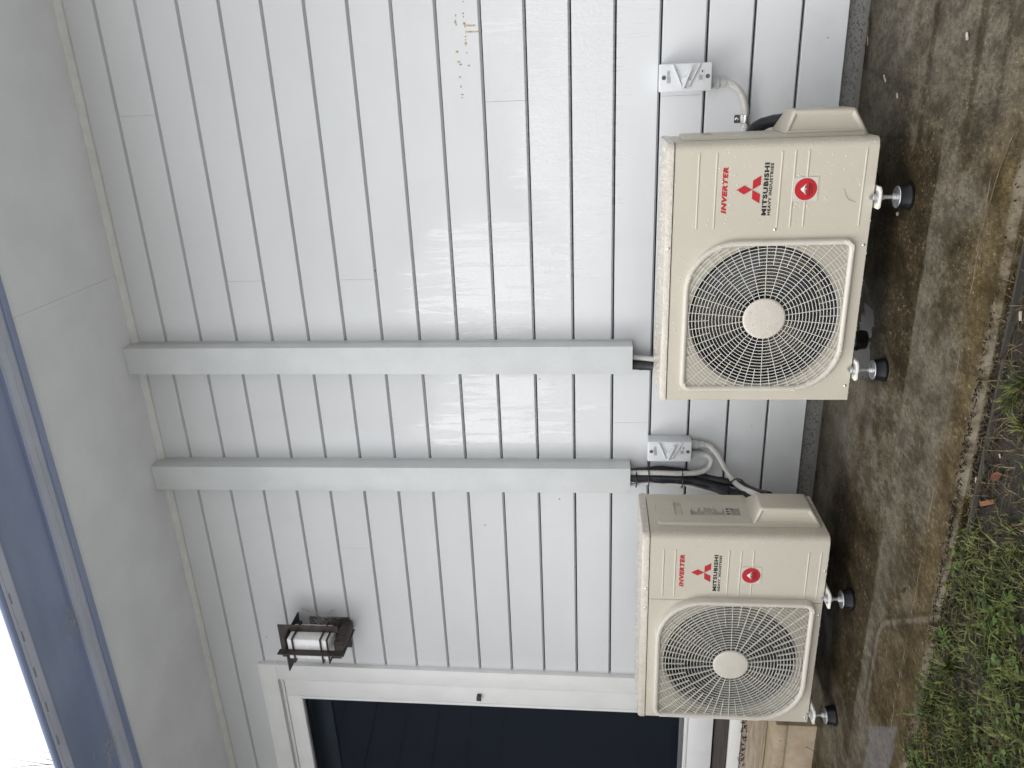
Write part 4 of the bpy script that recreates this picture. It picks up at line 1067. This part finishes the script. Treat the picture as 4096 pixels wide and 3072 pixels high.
step_ = thing('door_step', 'tan concrete step with a weathered timber tread below the glass door', 'step', (-3.4, -.2, 0))
m = MB(); m.box((-4.7, -.388, -.05), (-2.405, 0.0, .1125)); m.build('step_base', M['tan'], step_, bevel=.004)
m = MB(); m.box((-4.7, -.396, .1135), (-2.398, 0.0, .158)); m.build('step_slab', M['tan'], step_, bevel=.004)
m = MB(); m.box((-4.7, -.288, .159), (-2.42, -.03, .233)); m.build('timber_beam', M['greywood'], step_, bevel=.006, seg=3)
m = MB()
for i in range(150):
    x = random.uniform(-3.9, -2.43); y = random.uniform(-.28, -.19); a = random.random()*PI; L = random.uniform(.003, .016)
    m.bar((x-L*math.cos(a), y-L*.4*math.sin(a), .236), (x+L*math.cos(a), y+L*.4*math.sin(a), .238+random.random()*.01), .004, .002)
o = tag(m.build('leaf_litter', M['leafdark'], org=(-3, -.24, .236)), 'dark leaf litter lodged along the back of the door step', 'litter'); o['kind'] = 'stuff'

# ------------------------------------------------------------------ things beyond: dark cladding opposite the glass, cables, twigs
shed = thing('reflection_shed', 'unseen dark timber shed added left of the house to darken the door glass reflection', 'shed', (-5.0, -2.3, 0))  # out of view, added so the door glass reflects dark boards
sa, sb = Vector((-5.55, -.88, 0)), Vector((-4.65, -3.27, 0)); dv = (sb-sa).normalized(); nv = Vector((-dv.y, dv.x, 0))
if nv.x > 0: nv = -nv
z = -.04
while z < 4.2:
    m = MB(); zz = z+.262
    vs = [sa+Vector((0, 0, z)), sb+Vector((0, 0, z)), sb+Vector((0, 0, zz))+nv*.018, sa+Vector((0, 0, zz))+nv*.018]
    vs += [v+nv*.04 for v in vs]
    m.add(vs, [(0, 1, 2, 3), (4, 7, 6, 5), (0, 4, 5, 1), (1, 5, 6, 2), (2, 6, 7, 3), (3, 7, 4, 0)]); m.build('cladding_board', M['shedwood'], shed, smooth=0)
    z += .28
m = MB(); vs = [sa+Vector((0, 0, 4.25))-nv*.2-dv*.2, sb+Vector((0, 0, 4.25))-nv*.2+dv*.2, sb+Vector((0, 0, 4.7))+nv*3+dv*.2, sa+Vector((0, 0, 4.7))+nv*3-dv*.2]; vs += [v+Vector((0, 0, .06)) for v in vs]
m.add(vs, [(0, 1, 2, 3), (4, 7, 6, 5), (0, 4, 5, 1), (1, 5, 6, 2), (2, 6, 7, 3), (3, 7, 4, 0)]); m.build('shed_roof', M['shedwood'], shed, smooth=0)
m = MB(); vs = [sa+nv*.06, sb+nv*.06, sb+nv*2.8, sa+nv*2.8]; vs = [v+Vector((0, 0, -.05)) for v in vs]+[v+Vector((0, 0, 4.2)) for v in vs]
m.add(vs, [(0, 3, 2, 1), (4, 5, 6, 7), (0, 1, 5, 4), (1, 2, 6, 5), (2, 3, 7, 6), (3, 0, 4, 7)]); m.build('shed_body', M['shedwood'], shed, smooth=0)
tree = thing('bare_tree', 'bare tree behind the house whose thin twigs show past the gutter', 'tree', (-6.9, 3.3, 0))
m = MB(); m.tube(spline([(-6.9, 3.3, -.1), (-6.93, 3.32, 2), (-6.86, 3.28, 4), (-6.88, 3.2, 5.6)], 6), [.12-.0045*i for i in range(19)], 10); m.build('trunk', M['twig'], tree)
def twg(pts, r0):
    K = 9/4.6; P = [CAM+(Vector(p)-CAM)*K for p in pts]
    q = spline(P, 6); m = MB(); n = len(q); m.tube(q, [r0*.45*(1-.8*i/(n-1)) for i in range(n)], 6); m.build('branch', M['twig'], tree)
B_ = (-3.50, .182, 3.75); C_ = (-3.53, .16, 3.3)
twg([C_, B_, (-3.498, .184, 3.918), (-3.491, .192, 4.08), (-3.481, .204, 4.25)], .011)
twg([C_, B_, (-3.498, .184, 3.919), (-3.504, .178, 4.04), (-3.514, .165, 4.15), (-3.525, .155, 4.24)], .011)
twg([C_, (-3.51, .172, 3.75), (-3.508, .173, 3.931), (-3.50, .181, 4.113)], .008)
twg([(-3.50, .182, 3.72), (-3.483, .202, 3.941), (-3.480, .205, 3.97), (-3.471, .216, 4.022)], .010)
twg([(-3.48, .21, 3.75), (-3.457, .231, 3.969), (-3.470, .217, 4.00), (-3.481, .204, 4.026)], .006)
twg([(-3.47, .22, 3.8), (-3.443, .247, 3.986), (-3.449, .24, 4.026)], .005)

# ------------------------------------------------------------------ lawn, weeds and litter
rnd = random.Random(11)
def dens(x, y):
    n = mn.noise(Vector((x*4.1, y*4.1, 5)))*.6+mn.noise(Vector((x*11, y*11, 2)))*.5
    d = .50+n*1.25
    d += .35*max(0, min(1, (-x-1.0)/.5))             # greener to the left
    d -= .55*max(0, min(1, (x+1.05)/.25))*max(0, min(1, (y+1.30)/.06+.0))  # bare earth by the kerb on the right
    d -= .25*max(0, min(1, (x+1.0)/.3))
    if y < -1.9: d = .75
    return d
def gz(x, y): return -.036+.020*max(0, min(1, (y+1.32)/.2))+.018*mn.noise(Vector((x*5, y*5, 0)))+.010*mn.noise(Vector((x*14, y*14, 3)))
def blades(count, xr, yr, hmin, hmax, w, dry=False, thr=0.0, flop=1.0):
    m = MB()
    for i in range(count):
        x, y = rnd.uniform(*xr), rnd.uniform(*yr)
        if not dry and dens(x, y) < rnd.random()*1.0+thr: continue
        z = gz(x, y)-.004; h = rnd.uniform(hmin, hmax)*(.6+.8*max(0, dens(x, y))) if not dry else rnd.uniform(hmin, hmax)
        a = rnd.random()*2*PI; ln = rnd.uniform(.3, 1.9)*flop; d = Vector((math.cos(a), math.sin(a), 0)); s = Vector((-d.y, d.x, 0))*w*rnd.uniform(.6, 1.3)
        b = Vector((x, y, z)); p1 = b+Vector((0, 0, h*.55))+d*h*.3*ln; p2 = b+Vector((0, 0, h*(.95-.45*min(1, ln))))+d*h*.85*ln
        m.add([b-s, b+s, p1+s*.85, p1-s*.85, p2], [(0, 1, 2, 3), (3, 2, 4)])
    return m
m = blades(36000, (-2.6, .9), (-2.0, -1.085), .014, .046, .0014)
m3 = blades(5200, (-2.4, .5), (-1.8, -1.095), .018, .05, .0030, flop=1.4); m.add(m3.v, m3.f)
m2 = blades(7000, (-6, 5), (-2.4, -2.0), .03, .07, .003); m.add(m2.v, m2.f)
o = m.build('grass', M['grass'], smooth=0, recalc=False); tag(o, 'short wet lawn grass along the path', 'grass'); o['kind'] = 'stuff'
m = blades(7500, (-2.4, .6), (-1.8, -1.10), .012, .05, .0008, True, flop=1.6)
o = m.build('dry_grass', M['straw'], smooth=0, recalc=False); tag(o, 'dry straw strands lying among the lawn and bare earth', 'dry grass'); o['kind'] = 'stuff'
def leaflet(m, c, d, up, L, W_):
    d = d.normalized(); s = d.cross(up).normalized()
    vs = [c, c+d*L*.35+s*W_*.5+up*L*.05, c+d*L*.8+s*W_*.42+up*L*.04, c+d*L*.98, c+d*L*.8-s*W_*.42+up*L*.04, c+d*L*.35-s*W_*.5+up*L*.05]
    m.add(vs, [(0, 1, 2, 3), (0, 3, 4, 5)])
m = MB(); cnt = 0
for i in range(20000):
    x, y = rnd.uniform(-2.5, .4), rnd.uniform(-1.75, -1.125)
    q = mn.noise(Vector((x*4.5+7, y*4.5, 1)))
    if q+.25*dens(x, y) < .10 or rnd.random() > (.65 if y > -1.30 else .16) or dens(x, y) < .35: continue
    z = gz(x, y)+rnd.uniform(.006, .03); c = Vector((x, y, z)); a0 = rnd.random()*2*PI
    up = Vector((rnd.gauss(0, .3), rnd.gauss(0, .3), 1)).normalized(); L = rnd.uniform(.005, .013)
    for k in range(3):
        a = a0+k*2*PI/3; d = Vector((math.cos(a), math.sin(a), rnd.gauss(0, .15))); leaflet(m, c, d, up, L, L*.95)
    cnt += 1
    if cnt > 2600: break
o = m.build('clover', M['clover'], smooth=0, recalc=False); tag(o, 'clover leaves spread through the wet lawn', 'clover'); o['kind'] = 'stuff'

def weed(x, y, n, L, label):
    c = Vector((x, y, gz(x, y)+.004)); m = MB()
    for k in range(n):
        a = 2*PI*k/n+rnd.uniform(-.3, .3); l = L*rnd.uniform(.7, 1.1); d = Vector((math.cos(a), math.sin(a), 0)); s = Vector((-d.y, d.x, 0)); w = l*.16
        P = [c+d*l*t+Vector((0, 0, l*(.75*t-.62*t*t))) for t in (0, .25, .5, .75, 1)]; ww = (.25, .8, 1.1, .95, .1)
        vs = []
        for p_, q in zip(P, ww): vs += [p_-s*w*q+Vector((0, 0, .15*w*q)), p_, p_+s*w*q+Vector((0, 0, .15*w*q))]
        m.add(vs, [f for i in range(4) for f in ((3*i, 3*i+1, 3*i+4, 3*i+3), (3*i+1, 3*i+2, 3*i+5, 3*i+4))])
    tag(m.build('lawn_weed', M['weed'], org=c, recalc=False, smooth=60), label, 'weed', 'broad-leaved lawn weeds')
weed(-1.335, -1.155, 6, .036, 'broad-leaved weed right against the path edge among the grass')
weed(-1.085, -1.335, 7, .038, 'broad-leaved weed on the dark soil at the lawn edge of the photo')
def tuft(x, y, n, h, label):
    c = Vector((x, y, gz(x, y)-.004)); m = MB()
    for k in range(n):
        a = rnd.random()*2*PI; d = Vector((math.cos(a), math.sin(a), 0)); s_ = Vector((-d.y, d.x, 0))*rnd.uniform(.0013, .0028); L = h*rnd.uniform(.5, 1.15); ln = rnd.uniform(.3, 1.1)
        b = c+d*rnd.uniform(0, .012)+s_*rnd.uniform(-3, 3); P = [b+d*L*ln*t*t+Vector((0, 0, L*(t-.42*ln*t*t))) for t in (0, .3, .6, .85, 1)]
        vs = []
        for p_, w in zip(P, (.8, 1, .85, .5, .05)): vs += [p_-s_*w, p_+s_*w]
        m.add(vs, [(2*i, 2*i+1, 2*i+3, 2*i+2) for i in range(4)])
    tag(m.build('grass_tuft', M['grass'], org=c, recalc=False, smooth=60), label, 'grass tuft', 'tall grass tufts')
m = MB()
for i in range(1700):
    x = rnd.gauss(-1.0, .22) if i < 1150 else rnd.uniform(-2.3, .3); y = -1.10-abs(rnd.gauss(0, .045))+rnd.uniform(0, .035); z_ = (gz(x, y) if y < -1.094 else 0.0)+rnd.uniform(.001, .006)
    a = rnd.random()*PI; L = rnd.uniform(.001, .005); d = Vector((math.cos(a), math.sin(a), rnd.gauss(0, .25)))*L
    m.bar(Vector((x, y, z_))-d, Vector((x, y, z_))+d, rnd.uniform(.001, .004), rnd.uniform(.001, .003))
o = tag(m.build('leaf_litter', M['leafdark'], smooth=0, recalc=False), 'dark crumbs of bark and leaf along the lawn side of the kerb', 'litter'); o['kind'] = 'stuff'
m = MB()
for i in range(260):
    x = rnd.gauss(-1.0, .25) if i < 120 else rnd.uniform(-2.2, .3); y = -1.10-abs(rnd.gauss(0, .05))+rnd.uniform(0, .05); z_ = (gz(x, y) if y < -1.094 else 0.0)+rnd.uniform(.002, .007)
    a = rnd.random()*PI; L = rnd.uniform(.002, .007); d = Vector((math.cos(a), math.sin(a), 0))*L
    m.bar(Vector((x, y, z_))-d, Vector((x, y, z_))+d, rnd.uniform(.001, .003), .001)
o = tag(m.build('straw_litter', M['straw'], smooth=0, recalc=False), 'pale straw bits scattered along the lawn side of the kerb', 'litter'); o['kind'] = 'stuff'
tuft(-.665, -1.205, 40, .058, 'grass tuft growing in the bare earth closest to the kerb on the right')
tuft(-1.40, -1.19, 60, .055, 'tall grass tuft leaning over the path edge on the left')
tuft(-.62, -1.235, 44, .062, 'grass tuft at the photo edge behind the right-hand one')
tuft(-.72, -1.245, 30, .045, 'short grass tuft left of the two on the bare earth')
weed(-1.50, -1.22, 6, .036, 'small broad-leaved weed deep in the left lawn')

def flat_leaf(name, mat, x, y, L, W_, rot, label, group=None, z=None, cat='leaf', curl=.25):
    c = Vector((x, y, (gz(x, y)+.012) if z is None else z)); m = MB(); d = Vector((math.cos(rot), math.sin(rot), 0)); s = Vector((-d.y, d.x, 0))
    vs = []; ts = (0, .15, .35, .6, .8, 1); ww = (.06, .55, .95, .9, .5, .03)
    for t, w in zip(ts, ww):
        e = c+d*L*(t-.5)+Vector((0, 0, curl*L*(t-.5)**2)); vs += [e-s*W_*.5*w+Vector((0, 0, curl*W_*w*.4)), e, e+s*W_*.5*w+Vector((0, 0, curl*W_*w*.4))]
    n = len(vs); fs = [f for i in range(len(ts)-1) for f in ((3*i, 3*i+1, 3*i+4, 3*i+3), (3*i+1, 3*i+2, 3*i+5, 3*i+4))]
    vs2 = [v-Vector((0, 0, .0006)) for v in vs]
    m.add(vs+vs2, fs+[tuple(n+i for i in f[::-1]) for f in fs])
    return tag(m.build(name, mat, org=c, smooth=60, recalc=False), label, cat, group)
flat_leaf('fallen_leaf', M['leafred'], -.853, -1.205,   .052, .020, -.9, 'reddish brown fallen leaf on the bare earth by the weed', 'fallen leaves')
flat_leaf('fallen_leaf', M['leafred'], -1.64, -1.150, .050, .016, -2.3, 'narrow red fallen leaf in the grass at the left path edge', 'fallen leaves')
flat_leaf('fallen_leaf', M['leafbrown'], -1.70, -1.175, .060, .014, -2.6, 'long brown fallen leaf just left of the red one', 'fallen leaves')
flat_leaf('fallen_leaf', M['leafbrown'], -1.55, -1.168, .050, .016, -2.5, 'brown fallen leaf in the clover right of the red one', 'fallen leaves')
flat_leaf('fallen_leaf', M['leafdark'], -1.378, -.905, .036, .013, -.7, 'dark fallen leaf lying alone on the concrete path', 'fallen leaves', .003)
flat_leaf('fallen_leaf', M['leafbrown'], .115, -.035, .06, .012, .2, 'brown strip of leaf in the corner of path and wall', 'fallen leaves', .006)
flat_leaf('fallen_leaf', M['leafdark'], .03, -.035, .08, .014, .1, 'dark strip of leaf beside the wall footing', 'fallen leaves', .006)
flat_leaf('fallen_leaf', M['chip'], .075, -.048, .035, .007, .4, 'pale sliver of leaf in the corner of path and wall', 'fallen leaves', .008)
flat_leaf('fallen_leaf', M['leafdark'], -1.40, -.10, .022, .008, 1.1, 'small dark leaf beside the wall, left of the far ducts', 'fallen leaves', .004)
def chunk(name, mat, x, y, z, L, w, h, rot, label, group, cat):
    m = MB(); d = Vector((math.cos(rot), math.sin(rot), 0)); c = Vector((x, y, z))
    m.bar(c-d*L/2, c+d*L/2, w, h)
    o = m.build(name, mat, org=c, bevel=min(w, h)*.25, seg=1, smooth=30)
    for v in o.data.vertices: v.co += Vector((rnd.uniform(-.06, .06)*w, rnd.uniform(-.06, .06)*w, rnd.uniform(-.1, .1)*h))
    return tag(o, label, cat, group)
chunk('bark_chip', M['bark'], -.934, -1.180, -.018,   .062, .011, .006, -.95, 'orange strip of bark on the earth by the kerb', 'chips on the ground', 'bark')
chunk('wood_chip', M['chip'], -.036, -.231, .004, .030, .006, .004, .9, 'long pale splinter on the path near the wall on the right', 'chips on the ground', 'wood chip')
chunk('wood_chip', M['chip'], -.082, -.35, .004, .016, .006, .004, .6, 'small pale chip on the path, out from the splinter', 'chips on the ground', 'wood chip')
chunk('wood_chip', M['chip'], .056, -.741, .004, .018, .007, .004, .5, 'white chip on the path far from the wall on the right', 'chips on the ground', 'wood chip')
chunk('wood_chip', M['chip'], -.397, -.478, .005, .010, .008, .006, .5, 'tan crumb on the path beside the right foot of the near heat pump', 'chips on the ground', 'wood chip')
chunk('wood_chip', M['chip'], -.812, -1.186, -.020,   .010, .004, .003, .8, 'white chip on the earth just right of the orange bark', 'chips on the ground', 'wood chip')
chunk('wood_chip', M['chip'], -.905, -1.128, -.012,   .013, .009, .002, .3, 'square tan flake at the kerb beside the orange bark', 'chips on the ground', 'wood chip')
chunk('wood_chip', M['chip'], -.50, -1.155, -.018,   .020, .008, .003, .4, 'pale chip on the earth below the broken kerb on the right', 'chips on the ground', 'wood chip')
def twig(pts, r, label, mat=None):
    m = MB(); q = spline(pts, 5); m.tube(q, [r*(1-.5*i/len(q)) for i in range(len(q))], 6)
    return tag(m.build('twig', mat or M['twig'], org=pts[0], smooth=60), label, 'twig', 'twigs and stalks')
twig([(-.15, -1.03, .004), (-.23, -1.0, .004), (-.31, -.985, .004), (-.40, -.965, .003)], .0016, 'long straw stalk lying by the kerb on the right', M['straw'])
twig([(-.215, -.060, .004), (-.235, -.075, .006), (-.262, -.084, .004)], .0022, 'dark twig beside the wall right of the near heat pump')
twig([(-1.375, -.315, .004), (-1.39, -.325, .005), (-1.412, -.325, .004)], .0018, 'short dark twig on the path between the heat pumps')
twig([(-2.50, -.40, .035), (-2.505, -.41, .012), (-2.50, -.44, .004)], .0012, 'thin twig leaning on the tan step')
twig([(-.905, -1.085, .004), (-.87, -1.11, .003), (-.83, -1.125, .000)], .0014, 'pale stalk across the kerb beside the orange bark', M['straw'])
twig([(-.352, -.529, .142), (-.345, -.5295, .160), (-.336, -.529, .168), (-.327, -.5285, .171), (-.315, -.528, .176)], .00045, 'bent dark bit of twig stuck on the front of the near heat pump')
